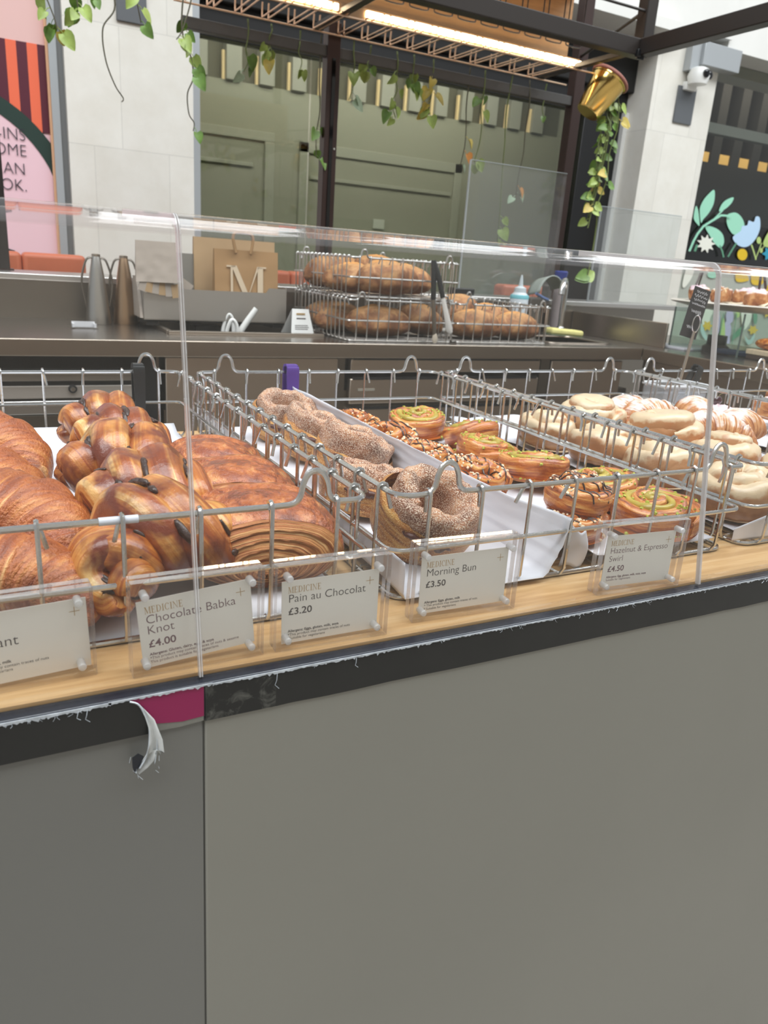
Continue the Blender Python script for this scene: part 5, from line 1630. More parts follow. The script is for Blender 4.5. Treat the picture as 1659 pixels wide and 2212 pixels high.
box('lower_door', STEEL_DARK, -1.05, 0.49, 2.735, 2.76, 0.12, 0.785, ov, bevel=0.003)

cu = thing('steel_cupboard', 'plain steel door cupboard under the back counter behind the purple tongs', 'cupboard', (0.92, 2.72, 0.1))
box('door', DOORST, 0.575, 1.235, 2.725, 2.745, 0.11, 0.98, cu, bevel=0.003)
box('carcass', STEEL_DARK, 0.57, 1.24, 2.745, 3.38, 0.1, 0.79, cu)
box('door_edge', STEEL_DARK, 1.237, 1.268, 2.73, 2.76, 0.1, 0.985, cu)
du = thing('steel_drawer_unit', 'steel drawer unit with dark finger slots under the bread racks', 'drawer unit', (1.77, 2.72, 0.1))
box('carcass', STEEL_DARK, 1.27, 2.26, 2.75, 3.38, 0.1, 0.85, du)
for z0_, z1_ in ((0.925, 0.978), (0.80, 0.90), (0.66, 0.78), (0.5, 0.64), (0.12, 0.48)):
    d_ = box('drawer', DOORST, 1.29, 2.225, 2.722, 2.75, z0_, z1_, du, bevel=0.004)
    box('finger_slot', BLACK, 1.30, 2.215, 2.7205, 2.725, z1_ - 0.004, z1_ + 0.008, d_)
lab_ = box('drawer_label', plain('worn_label', rgb(140, 134, 122), 0.6), 1.325, 1.40, 2.7195, 2.722, 0.852, 0.862, du)
cu2 = thing('steel_cupboard', 'steel cupboard under the sink at the corner of the back counter', 'cupboard', (2.5, 2.72, 0.1))
box('door', DOORST, 2.29, 2.72, 2.722, 2.745, 0.11, 0.975, cu2, bevel=0.003)
box('corner_post', STEEL_DARK, 2.235, 2.285, 2.73, 2.78, 0.1, 0.98, cu2)
box('carcass', STEEL_DARK, 2.29, 2.80, 2.75, 3.38, 0.1, 0.84, cu2)

sc_ = thing('side_counter', 'brown steel side counter with a glass edge at the right, carrying the cake stand', 'counter', (3.25, 1.9, 0))
BRST = plain('bronze_steel', (0.34, 0.28, 0.23, 1), 0.38, 1.0)
box('worktop', STEEL_TOP, 2.985, 3.75, 1.45, 3.40, 1.012, 1.04, sc_)
box('worktop_edge', STEEL_TOP, 2.812, 2.985, 1.45, 2.693, 1.012, 1.04, sc_)
box('inner_panel', BRST, 2.82, 2.84, 1.45, 2.69, 0.1, 1.0125, sc_)
box('edge_fold', STEEL, 2.808, 2.822, 1.45, 2.693, 0.985, 1.0405, sc_, bevel=0.003)
box('outer_panel', GREYP, 3.72, 3.75, 1.45, 3.40, 0, 1.012, sc_)

# things standing on the back counter
def carafe(label, x, y, mat, h=0.255, r=0.047):
    t = thing('steel_carafe', label, 'carafe', (x, y, 1.0405), group='tapered carafes on the back counter')
    prof = [(r * 0.98, 0), (r, 0.004), (r * 0.96, 0.03), (r * 0.80, h * 0.4), (r * 0.55, h * 0.75), (r * 0.33, h * 0.985), (r * 0.30, h), (r * 0.22, h), (r * 0.22, h - 0.02)]
    MB().lathe(prof, (x, y, 1.0405), 40).build('body', mat, t)
    for s in (-1, 1):
        pts = crom([(x + s * r * 0.32, y, 1.0405 + h * 0.97), (x + s * r * 0.75, y, 1.0405 + h * 0.93), (x + s * r * 1.12, y, 1.0405 + h * 0.72), (x + s * r * 1.18, y, 1.0405 + h * 0.55), (x + s * r * 0.95, y, 1.0405 + h * 0.30), (x + s * r * 0.86, y, 1.0405 + h * 0.24)], 6)
        MB().tube(pts, 0.004, 8).build('handle', STEEL_DARK, t)
    MB().lathe([(r * 0.34, h - 0.004), (r * 0.34, h + 0.004), (r * 0.2, h + 0.006)], (x, y, 1.0405), 24).build('stopper', STEEL, t)
    return t
carafe('silver grey tapered carafe with looped handles, left of the bronze one', 0.430, 3.24, plain('satin_nickel', (0.44, 0.42, 0.39, 1), 0.34, 1.0))
carafe('bronze brown tapered carafe with looped handles beside the paper bags', 0.535, 3.26, plain('satin_bronze', (0.40, 0.27, 0.17, 1), 0.34, 1.0))
t = thing('sign_holder', 'small clear acrylic sign holder lying on the back counter', 'sign holder', (0.345, 3.06, 1.0405))
m = MB(); m.box(0.30, 0.40, 3.03, 3.10, 1.0408, 1.0445); m.build('base_plate', ACRYL_BLOCK, t, smooth=False)
m = MB(); m.box(0.31, 0.39, 3.055, 3.063, 1.0446, 1.064); m.build('upright_slot', plain('frosted_acrylic', rgb(214, 214, 216), 0.2), t, smooth=False)
for x in (0.31, 0.385):
    MB().box(x, x + 0.008, 3.03, 3.055, 1.0446, 1.058).build('clip', MATS['frosted_acrylic'], t, smooth=False)

# steel bin that carries the bags, spanning the well
bn = thing('bag_bin', 'low brushed steel bin standing over the well, filled with paper bags', 'bin', (0.85, 3.15, 1.052))
BINST = plain('dull_steel', (0.50, 0.48, 0.45, 1), 0.42, 1.0)
m = MB()
m.prism([(0.575, 1.078), (1.150, 1.078), (1.150, 1.212), (1.075, 1.212), (1.062, 1.193), (0.70, 1.193), (0.685, 1.215), (0.575, 1.215)], lambda a, b: (a, 3.085, b), (0, 0.004, 0))
m.build('front_plate', BINST, bn, smooth=False)
m = MB()
m.box(0.575, 0.579, 3.089, 3.36, 1.078, 1.215).box(1.146, 1.150, 3.089, 3.36, 1.078, 1.215).box(0.575, 1.15, 3.356, 3.36, 1.078, 1.215).box(0.575, 1.15, 3.089, 3.36, 1.074, 1.078)
m.build('body', BINST, bn, smooth=False)
m = MB()
m.box(0.585, 0.63, 3.1, 3.34, 1.052, 1.074).box(1.10, 1.14, 3.1, 3.34, 1.052, 1.074).box(0.56, 1.15, 3.10, 3.11, 1.066, 1.074)
m.build('foot_rail', BLACK, bn, smooth=False)
box('divider', plain('grey_divider', rgb(134, 130, 122), 0.5), 0.70, 0.83, 3.22, 3.226, 1.08, 1.325, bn)
KRAFT = plain('kraft_paper', rgb(164, 128, 86), 0.65, var=0.06, vscale=10, bmp=0.5, bscale=12)
KRAFTL = plain('light_kraft_paper', rgb(182, 152, 114), 0.65, var=0.05, vscale=10, bmp=0.4, bscale=12)
def flat_bag(name, label, x0, x1, y0, y1, z0_, z1_, mat, lean=0.0, top_in=0.0, thick=None):
    t = thing(name, label, 'paper bag', ((x0 + x1) / 2, y0, z0_), (lean, 0, 0), 'paper bags in the steel bin')
    def fn(u, v, s):
        x = x0 + (x1 - x0) * u
        z = z0_ + (z1_ - z0_) * v
        y = (y0 if s < 0 else y1) + 0.004 * nz(u * 5, v * 5, x0 * 9 + s)
        mid = (y0 + y1) / 2
        y = mid + (y - mid) * (1 - 0.7 * v)
        return Vector((x - (x0 + x1) / 2 - top_in * v * (u - 0.5), y - y0, z - z0_))
    m = MB()
    m.grid(lambda u, v: fn(u, v, -1), 14, 14)
    m.grid(lambda u, v: fn(1 - u, v, 1), 14, 14)
    for u in (0, 1):
        m.grid(lambda a, v: fn(u, v, -1) * (1 - a) + fn(u, v, 1) * a, 1, 14)
    m.build('bag_body', mat, t, world=False, angle=50)
    return t
flat_bag('kraft_bag', 'large plain light kraft bag behind the bag with the letter M', 0.800, 1.140, 3.20, 3.25, 1.085, 1.392, KRAFTL, 0.0)
mb_ = flat_bag('kraft_bag', 'brown kraft carrier bag with a white letter M and twisted handles', 0.858, 1.122, 3.105, 3.16, 1.085, 1.352, KRAFT, 0.0)
WM = plain('white_print', rgb(208, 188, 160), 0.6)
m = MB()
def mq(*p):
    m.prism([(0.905 + a * 0.165, 1.145 + b * 0.152) for a, b in p], lambda a, b: (a, 3.103 + (b - 1.085) * 0.06, b), (0, -0.0015, 0))
mq((0.00, 0.93), (0.22, 0.93), (0.22, 0.97), (0.00, 0.97)); mq((0.80, 0.93), (1.0, 0.93), (1.0, 0.97), (0.80, 0.97))
mq((0.10, 0.0), (0.155, 0.0), (0.155, 0.95), (0.10, 0.95)); mq((0.12, 0.97), (0.25, 0.97), (0.56, 0.22), (0.49, 0.05)); mq((0.49, 0.05), (0.53, 0.16), (0.82, 0.97), (0.77, 0.97))
mq((0.78, 0.0), (0.92, 0.0), (0.92, 0.95), (0.78, 0.95)); mq((0.04, 0), (0.22, 0), (0.22, 0.035), (0.04, 0.035))
m.build('letter_m', WM, mb_, smooth=False, fixn=False)
for k, yy in enumerate((3.11, 3.125, 3.14)):
    pts = crom([(0.940 + 0.006 * k, yy, 1.34), (0.930 + 0.005 * k, yy, 1.39), (0.935 + 0.004 * k, yy, 1.412), (0.955, yy, 1.418), (0.985, yy, 1.418), (1.005 + 0.004 * k, yy, 1.412), (1.012 + 0.004 * k, yy, 1.39), (1.002 + 0.006 * k, yy, 1.34)], 5)
    MB().tube(pts, 0.0058, 8).build('twisted_handle', KRAFT, mb_)
GREASE = plain('greaseproof_bag', rgb(178, 166, 154), 0.5, var=0.05, vscale=12, bmp=0.5, bscale=14)
flat_bag('pastry_bag', 'stack of pale greaseproof pastry bags at the left end of the bin', 0.545, 0.700, 3.06, 3.082, 1.215, 1.362, GREASE, 0.0, 0.006)
flat_bag('pastry_bag', 'flat pale paper bag hanging below the greaseproof stack, left of the bin', 0.562, 0.574, 3.09, 3.30, 1.08, 1.23, GREASE, 0.0)
nb = thing('napkin_stack', 'fanned cream paper bags with serrated edges tucked into the bin front', 'napkins', (0.66, 3.06, 1.18))
for k in range(6):
    x = 0.575 + k * 0.024
    MB().obox((x, 3.065 + 0.002 * k, 1.205 - 0.004 * k), (0.034, 0.003, 0.050), Euler((0.05, 0.35 - 0.1 * k, 0.1))).build('folded_sheet', KRAFTL if k % 2 else GREASE, nb, smooth=False)
MB().obox((0.735, 3.10, 1.20), (0.05, 0.002, 0.05), Euler((0.05, 0.6, 0))).build('folded_sheet', GREASE, nb, smooth=False)

# white handles and papers standing in the well
jug = thing('white_scoop', 'white long handled scoop sticking up out of the counter well', 'scoop', (0.90, 2.98, 0.81))
MB().tube([(0.895, 2.99, 0.86), (0.925, 2.985, 1.05), (0.955, 2.98, 1.095), (0.985, 2.975, 1.138)], 0.012, 12, radii=[0.013, 0.013, 0.0125, 0.0115]).build('handle', WHITE, jug)
MB().lathe([(0.03, 0), (0.05, 0.02), (0.055, 0.08), (0.05, 0.08), (0.045, 0.02)], (0.893, 2.995, 0.812), 20).build('bowl', WHITE, jug)
for k, (x, h_) in enumerate(((0.882, 1.098), (0.905, 1.108))):
    jg = thing('white_jug', ('front white jug in the counter well, its looped handle showing', 'rear white jug in the counter well, looped handle against the scoop')[k], 'jug', (x, 3.00 + 0.13 * k, 0.81), group='white jugs in the counter well')
    MB().lathe([(0.05, 0), (0.055, 0.01), (0.055, 0.17), (0.05, 0.17), (0.048, 0.01)], (x - 0.02, 3.02 + 0.13 * k, 0.8105), 24).build('body', WHITE, jg)
    MB().tube(crom([(x - 0.022, 2.97 + 0.13 * k, 0.985), (x - 0.018, 2.965 + 0.13 * k, 1.05), (x, 2.96 + 0.13 * k, h_ - 0.005), (x + 0.02, 2.96 + 0.13 * k, h_ - 0.03), (x + 0.024, 2.965 + 0.13 * k, 0.99)], 6), 0.0075, 10).build('handle', WHITE, jg)
bx = box('till_box', BLACK, 0.80, 0.91, 3.20, 3.30, 0.811, 1.045, bevel=0.004)
tag(bx, 'black box standing in the counter well under the bag bin', 'box')
tc = thing('tent_card', 'white folded tent card with small print beside the bread racks', 'card', (1.19, 3.0, 1.0405))
m = MB()
m.prism([(1.136, 1.0406), (1.236, 1.0406), (1.222, 1.140), (1.150, 1.140)], lambda a, b: (a, 2.98 + (b - 1.0406) * 0.35, b), (0, 0.0015, 0))
m.build('front_leaf', WHITE, tc, smooth=False)
m = MB()
m.prism([(1.118, 1.0406), (1.218, 1.0406), (1.222, 1.140), (1.150, 1.140)], lambda a, b: (a, 3.05 - (b - 1.0406) * 0.35, b), (0, 0.0015, 0))
m.build('rear_leaf', WHITE, tc, smooth=False)
m = MB()
rn = random.Random(2)
def lineon(z, xa, xb, th):
    y = 2.98 + (z - 1.0406) * 0.35 - 0.0008
    x = xa
    while x < xb:
        w_ = rn.uniform(0.003, 0.006)
        m.box(x, min(x + w_, xb), y, y + 0.0004, z, z + th)
        x += w_ + 0.0016
lineon(1.100, 1.165, 1.205, 0.006); lineon(1.074, 1.155, 1.212, 0.0035); lineon(1.067, 1.155, 1.215, 0.0035); lineon(1.060, 1.155, 1.21, 0.0035)
m.build('print', INK, tc, smooth=False)
m = MB(); m.box(1.165, 1.203, 3.0038, 3.0042, 1.118, 1.124); m.build('gold_line', GOLDINK, tc, smooth=False)

# ------------------------------------------------------------------ bread racks and loaves
GR = 'tall wire bread racks on the back counter'
basket('tall wire bread rack on top of the stack, with the tongs hung on its front', 1.290, 1.778, 2.765, 3.36, 1.2085, 1.357, GR, nx=10, ny=14, mat=OLDWIRE, rr=0.004, wr=0.0024)
basket('lower left wire bread rack carrying the upper rack', 1.290, 1.778, 2.765, 3.36, 1.0415, 1.200, GR, nx=10, ny=14, mat=OLDWIRE, rr=0.004, wr=0.0024)
basket('lower right wire bread rack beside the sink', 1.795, 2.285, 2.765, 3.36, 1.0415, 1.200, GR, nx=10, ny=14, mat=OLDWIRE, rr=0.004, wr=0.0024)
M_LOAF = pastry('sourdough_crust', [(0.22, rgb(92, 54, 28)), (0.42, rgb(138, 88, 50)), (0.58, rgb(166, 114, 70)), (0.76, rgb(196, 150, 100))], su=7, sv=5, blot=rgb(122, 78, 50), blot_scale=14, blot_at=(0.5, 0.7), rough=0.62, coat=0.0, grain=160, gb=0.5, stripe_b=0.4, top=rgb(190, 144, 94), top_at=(0.6, 1.2))
M_EAR = plain('golden_score', rgb(206, 146, 76), 0.6, var=0.18, vscale=40, bmp=0.5, bscale=90)
def loaf(label, x, y, z, rot, seed, L=0.27, W=0.155, H=0.115, ear=True, tilt=(0, 0)):
    t = thing('sourdough_loaf', label, 'loaf', (x, y, z), (D(tilt[0]), D(tilt[1]), D(rot)), 'sourdough loaves in the bread racks')
    def fn(u, v):
        th, ph = u * PI, v * 2 * PI
        cx = -math.cos(th)
        rr_ = math.sin(th) ** 0.78
        yy, zz = math.cos(ph), math.sin(ph)
        zz = zz if zz > 0 else zz * 0.55
        d = 1 + 0.06 * nz(cx * 2 + seed, yy * 2, zz * 2) + 0.018 * nz(cx * 8, yy * 8 + seed, zz * 8)
        sc = 1.0
        if ear:
            g = (yy * W * 0.5 - 0.012 - 0.02 * cx) / 0.016
            d -= 0.05 * math.exp(-g * g) * max(0, zz) * sm(0.75, 0.5, abs(cx))
            d += 0.06 * math.exp(-((g - 1.6) / 1.0) ** 2) * max(0, zz) * sm(0.75, 0.4, abs(cx))
        return (cx * L / 2 * (0.97 + 0.03 * d), yy * rr_ * W / 2 * d, max(0, H * 0.36 + zz * rr_ * H * 0.64 * d))
    m = MB()
    m.grid(fn, 56, 44, wrap_v=True)
    m.build('crust', M_LOAF, t, world=False, angle=80)
    if ear:
        e = MB()
        bv = bvh_of(m)
        pts = []
        for i in range(25):
            cx = -0.55 + 1.1 * i / 24
            p, nn = drop(bv, cx * L / 2, 0.012 + 0.02 * cx + 0.003)
            if p is not None:
                pts.append(p - Vector((0, 0, 0.002)))
        e.tube(pts, 0, 8, radii=[0.010 * math.sin(PI * (i + 0.5) / len(pts)) ** 0.6 * (1 + 0.25 * nz(i * 0.6, seed, 1)) for i in range(len(pts))])
        e.build('scored_ear', M_EAR, t, world=False, angle=80)
    return t
loaf('upper rack loaf at the left, lying along its side', 1.385, 2.95, 1.218, -18, 1, 0.25, 0.16, 0.115, True)
loaf('large upper rack loaf at the front with a golden split top', 1.500, 2.862, 1.218, -4, 2, 0.275, 0.16, 0.135, True)
loaf('upper rack loaf at the right behind the large split one', 1.640, 3.00, 1.218, -35, 3, 0.26, 0.16, 0.125, True)
loaf('dark upper rack loaf at the rear left corner', 1.420, 3.20, 1.218, 6, 4, 0.30, 0.17, 0.145, False)
loaf('golden cracked upper rack loaf at the rear, above the others', 1.600, 3.15, 1.250, -20, 5, 0.26, 0.16, 0.12, True, (0, 8))
loaf('lower left rack loaf at the front with a scored ring', 1.470, 2.865, 1.051, -3, 6, 0.285, 0.16, 0.125, True)
loaf('lower left rack loaf half hidden behind the tent card', 1.385, 3.03, 1.051, 10, 7, 0.26, 0.15, 0.11, False)
loaf('lower left rack loaf under the tongs, tilted upwards', 1.690, 2.935, 1.060, -24, 8, 0.22, 0.15, 0.125, True, (0, 10))
loaf('shadowed lower left rack loaf at the rear', 1.42, 3.22, 1.051, 4, 9, 0.28, 0.16, 0.12, False)
loaf('lower right rack loaf nearest the tongs, pale and floury', 1.940, 2.86, 1.051, -10, 10, 0.25, 0.15, 0.125, True)
loaf('lower right rack loaf at the front right corner by the sink', 2.165, 2.865, 1.051, -12, 11, 0.23, 0.16, 0.12, True)
loaf('lower right rack loaf on top at the rear, orange brown', 1.98, 3.08, 1.100, 14, 12, 0.27, 0.16, 0.13, False, (0, -6))
loaf('lower right rack loaf lying across behind the front pair', 2.14, 3.05, 1.06, -8, 13, 0.27, 0.16, 0.135, True)
tg = thing('bread_tongs', 'long tongs with black arms and pale tips hung on the upper bread rack', 'tongs', (1.645, 2.742, 1.36))
for pts, nm in (([(1.640, 2.748, 1.365), (1.643, 2.738, 1.30), (1.650, 2.738, 1.215)], 'black_grip'), ([(1.642, 2.748, 1.365), (1.665, 2.735, 1.30), (1.692, 2.735, 1.225)], 'black_grip')):
    MB().tube(pts, 0.011, 10, radii=[0.010, 0.012, 0.011], flat=0.5).build(nm, BLACK, tg)
MB().tube([(1.650, 2.738, 1.215), (1.660, 2.736, 1.13), (1.668, 2.735, 1.075)], 0.010, 10, flat=0.4).build('steel_arm', STEEL_DARK, tg)
MB().tube([(1.668, 2.735, 1.085), (1.670, 2.734, 1.06), (1.672, 2.734, 1.043)], 0.013, 10, radii=[0.008, 0.014, 0.008], flat=0.4).build('tip', plain('pale_tip', rgb(196, 184, 166), 0.4), tg)
MB().tube([(1.692, 2.735, 1.225), (1.715, 2.734, 1.16), (1.735, 2.734, 1.10), (1.745, 2.734, 1.085)], 0.014, 10, radii=[0.010, 0.012, 0.017, 0.010], flat=0.4).build('tip', plain('translucent_tip', rgb(206, 202, 196), 0.3), tg)

# sink side bits
sb = thing('squeeze_bottle', 'clear white squeeze bottle with a pointed nozzle behind the right bread rack', 'bottle', (2.42, 3.32, 1.0405))
MB().lathe([(0.045, 0), (0.048, 0.006), (0.048, 0.175), (0.040, 0.195), (0.030, 0.205)], (2.505, 3.30, 1.0405), 24).build('bottle', plain('cloudy_plastic', rgb(206, 214, 220), 0.3, spec=0.6), sb)
MB().lathe([(0.0485, 0.172), (0.049, 0.186), (0.046, 0.192)], (2.505, 3.30, 1.0405), 24).build('aqua_band', plain('aqua_band', rgb(122, 196, 206), 0.4), sb)
MB().lathe([(0.032, 0.203), (0.030, 0.225), (0.012, 0.235), (0.007, 0.275), (0.004, 0.29)], (2.505, 3.30, 1.0405), 20).build('nozzle', plain('nozzle_plastic', rgb(196, 206, 210), 0.3), sb)
tap = thing('gooseneck_tap', 'chrome gooseneck tap over the sink', 'tap', (2.72, 3.24, 1.0405))
MB().tube(crom([(2.735, 3.22, 1.0405), (2.732, 3.22, 1.20), (2.722, 3.21, 1.28), (2.70, 3.19, 1.315), (2.672, 3.165, 1.315), (2.645, 3.14, 1.29), (2.635, 3.13, 1.25)], 6), 0.015, 14).build('spout', CHROME, tap)
MB().lathe([(0.026, 0), (0.026, 0.03), (0.018, 0.045)], (2.735, 3.22, 1.0405), 20).build('base_collar', CHROME, tap)
cp = thing('grey_hood', 'grey plastic curved hood of a dispenser leaning by the tap', 'dispenser', (2.66, 3.30, 1.04))
def hood(u, v):
    a = 0.15 + 2.5 * u
    return (2.672 - 0.095 * math.cos(a) * 0.9, 3.25 + 0.10 * v, 1.235 + 0.105 * math.sin(a) - 0.02 * v)
o = MB().grid(hood, 20, 4).build('hood', plain('sage_grey_plastic', rgb(148, 156, 150), 0.4), cp)
md = o.modifiers.new('thickness', 'SOLIDIFY'); md.thickness = 0.006
o = MB().tube([(2.585, 3.27, 1.245), (2.63, 3.265, 1.225), (2.665, 3.265, 1.215)], 0.008, 8).build('blue_lip', plain('blue_lip', rgb(96, 116, 160), 0.4), cp)
box('stem', plain('brown_grey_plastic', rgb(92, 86, 80), 0.5), 2.58, 2.66, 3.30, 3.36, 1.0405, 1.22, cp, bevel=0.006)
bt = thing('capped_tube', 'pale tube with a blue cap standing behind the tap', 'tube', (2.80, 3.36, 1.0405))
MB().lathe([(0.028, 0), (0.030, 0.2), (0.024, 0.27)], (2.80, 3.35, 1.0405), 20).build('tube_body', plain('mauve_grey', rgb(150, 140, 142), 0.4), bt)
MB().lathe([(0.030, 0.268), (0.036, 0.318), (0.030, 0.324)], (2.80, 3.35, 1.0405), 20).build('blue_cap', plain('blue_cap', rgb(34, 52, 130), 0.35), bt)
sg = thing('cleaning_sponge', 'pale yellow sponge on the ledge of the sink', 'sponge', (2.72, 3.10, 1.0405))
MB().obox((2.735, 3.19, 1.061), (0.20, 0.085, 0.032), Euler((0, D(3), D(-6)))).build('sponge_block', plain('yellow_sponge', rgb(222, 214, 138), 0.8, var=0.06, vscale=60, bmp=0.6, bscale=160), sg, bevel=0.012, seg=3)
MB().obox((2.735, 3.19, 1.0435), (0.205, 0.088, 0.006), Euler((0, D(3), D(-6)))).build('scouring_pad', plain('green_pad', rgb(96, 106, 80), 0.9), sg, bevel=0.002)
o = box('black_tub', BLACK, 2.20, 2.32, 3.44, 3.52, 1.2105, 1.245, bevel=0.006)
tag(o, 'small black tub on the back ledge behind the right bread rack', 'tub')

# cake stand and odds on the side counter
cs = thing('cake_stand', 'wide pale cake stand plate held up on a clear box at the right', 'cake stand', (3.30, 2.48, 1.0405))
PLATE = plain('cream_ceramic', rgb(214, 206, 194), 0.3)
MB().lathe([(0.18, 1.236), (0.26, 1.246), (0.335, 1.262), (0.345, 1.268), (0.335, 1.273), (0.26, 1.266), (0.004, 1.262)], (3.30, 2.57, 0), 56).build('plate', PLATE, cs)
m = MB()
m.box(3.06, 3.54, 2.37, 2.374, 1.0405, 1.2355).box(3.06, 3.064, 2.374, 2.77, 1.0405, 1.2355).box(3.536, 3.54, 2.374, 2.77, 1.0405, 1.2355).box(3.06, 3.54, 2.77, 2.774, 1.0405, 1.2355)
m.build('clear_box', clear('stand_glass', (0.90, 0.95, 0.92, 1), 1.4), cs, smooth=False)
for x, y in ((3.062, 2.372), (3.538, 2.372), (3.062, 2.772)):
    box('box_edge', plain('glass_green_edge', rgb(96, 112, 106), 0.2), x - 0.003, x + 0.003, y - 0.003, y + 0.003, 1.041, 1.235, cs)
o = MB().grid(lambda u, v: (3.16 + 0.22 * u, 2.36 + 0.24 * v, 1.272 + 0.03 * math.sin(u * PI) * (1 - v) + abs(wav(u, v, 0.006, 4))), 14, 14).build('doily', plain('parchment', rgb(232, 216, 186), 0.6), cs, angle=70)
md = o.modifiers.new('thickness', 'SOLIDIFY'); md.thickness = 0.001
GS = 'sugared pink pastries on the cake stand'
for lab_, p_, rz_, sd_, pk_, st_ in (('sugared pastry with pink cream and chocolate sticks at the left of the cake stand', (3.23, 2.80, 1.268), 0.3, 91, True, True), ('sugared plain roll in the middle of the cake stand', (3.24, 2.66, 1.268), 1.4, 92, False, False), ('sugared roll with a pink peak right of the middle on the cake stand', (3.26, 2.53, 1.270), 2.3, 93, True, False), ('glazed pink pastry with a chocolate stick at the right edge of the cake stand', (3.19, 2.43, 1.270), 2.9, 94, True, True)):
    danish('sugared_pastry', lab_, 'pastry', GS, p_, (0, 0, rz_), sd_, 0.055, pk_, 0, 1.2, True, st_).scale = (1.35, 1.35, 1.75)
td = thing('tape_dispenser', 'dark round tape dispenser with a blue handle on the side counter', 'dispenser', (3.15, 2.56, 1.0405))
MB().lathe([(0.062, 0.0), (0.062, 0.030), (0.045, 0.040), (0.045, 0.082), (0.030, 0.082), (0.030, 0.04)], (3.13, 2.55, 1.0405), 24).build('reel', BLACK, td)
MB().obox((3.12, 2.44, 1.056), (0.05, 0.15, 0.028), Euler((0, 0, D(20)))).build('blue_handle', plain('navy_plastic', rgb(30, 44, 78), 0.35), td, bevel=0.008)
o = box('wooden_board', plain('pale_beech', rgb(214, 196, 164), 0.5, var=0.08, vscale=12, stretch=(1, 8, 1)), 3.10, 3.42, 2.02, 2.36, 1.062, 1.085, bevel=0.003)
o2 = box('dark_tray', plain('dark_walnut', rgb(70, 58, 50), 0.5), 3.10, 3.44, 2.01, 2.355, 1.0405, 1.0615, bevel=0.003)
tag(o, 'pale beech board lying on the dark tray under the cake stand', 'board'); tag(o2, 'dark walnut tray under the pale board on the side counter', 'tray')
ob_ = thing('glazed_roll', 'orange brown roll on the pale board at the right picture edge', 'roll', (3.18, 2.26, 1.0855))
MB().grid(lambda u, v: (3.16 + 0.05 * math.cos(v * 2 * PI) * math.sin(u * PI) ** 0.8, 2.27 - 0.085 * math.cos(u * PI), 1.0865 + max(0, 0.027 + 0.027 * math.sin(v * 2 * PI) * math.sin(u * PI) ** 0.8)), 20, 24, wrap_v=True).build('crust', M_SWIRL, ob_, angle=80)
o = box('paper_stack', PAPER, 3.00, 3.30, 2.62, 2.85, 1.0405, 1.050, bevel=0.001)
tag(o, 'white papers lying on the side counter near the sink', 'papers')

# ------------------------------------------------------------------ kiosk frame: posts, beams, overhead rack
for x, lab_, zt in ((1.535, 'brown steel kiosk post in the middle, in front of the shop window', 2.345), (2.955, 'brown steel kiosk post near the right column, rising past the beam', 3.6), (0.112, 'dark kiosk post at the far left picture edge', 2.345)):
    t = thing('kiosk_post', lab_, 'post', (x, 3.62, 1.2105), group='posts of the kiosk frame')
    MB().box(x - 0.032, x + 0.032, 3.59, 3.65, 1.2105, zt).build('tube_section', BROWNPOST if x > 1 else FRAME, t, bevel=0.003)
    box('foot_plate', BROWNPOST, x - 0.045, x + 0.045, 3.575, 3.665, 1.2105, 1.216, t)
    if 1 < x < 2:
        m = MB(); m.box(x - 0.008, x + 0.008, 3.585, 3.59, 1.2105, 2.2); m.build('dark_channel', BLACKGLOSS, t, smooth=False)
        MB().lathe([(0.006, 0), (0.005, 0.004)], (x + 0.018, 3.590, 1.83), 10, Matrix(((1, 0, 0), (0, 0, -1), (0, 1, 0)))).build('screw_head', CHROME, t)
kf = thing('kiosk_canopy_frame', 'charcoal steel canopy frame overhead with welded corner at the right', 'frame', (2.7, 2.91, 2.31))
m = MB(); m.box(-0.6, 2.73, 2.88, 2.94, 2.278, 2.345); m.build('front_beam', FRAME, kf, bevel=0.004)
m = MB(); m.box(2.67, 2.73, -1.2, 2.88, 2.278, 2.345); m.build('side_beam', FRAME, kf, bevel=0.004)
m = MB(); m.box(2.69, 2.75, 2.885, 2.945, 2.345, 3.6); m.build('upright', FRAME, kf, bevel=0.004)
m = MB(); m.box(0.86, 2.98, 3.60, 3.64, 2.205, 2.25); m.build('rear_beam', plain('grey_beam', rgb(86, 84, 82), 0.45, 0.3), kf, bevel=0.003)
MB().tube([(-0.6, 2.90, 2.455), (2.70, 2.90, 2.455)], 0.006, 8).build('tie_rod', FRAME, kf)
MB().tube([(2.70, 2.92, 2.455), (2.945, 3.60, 2.44)], 0.008, 8).build('tie_rod', FRAME, kf)
for x in (1.455, 2.70):
    m = MB(); m.box(x - 0.018, x + 0.018, 2.94, 3.60, 2.300, 2.322); m.build('cross_bar', FRAME, kf, bevel=0.002)
m = MB(); m.box(2.655, 2.675, 2.865, 2.885, 2.27, 2.30).box(2.66, 2.70, 2.872, 2.88, 2.262, 2.28); m.build('corner_bracket', BLACK, kf, bevel=0.002)

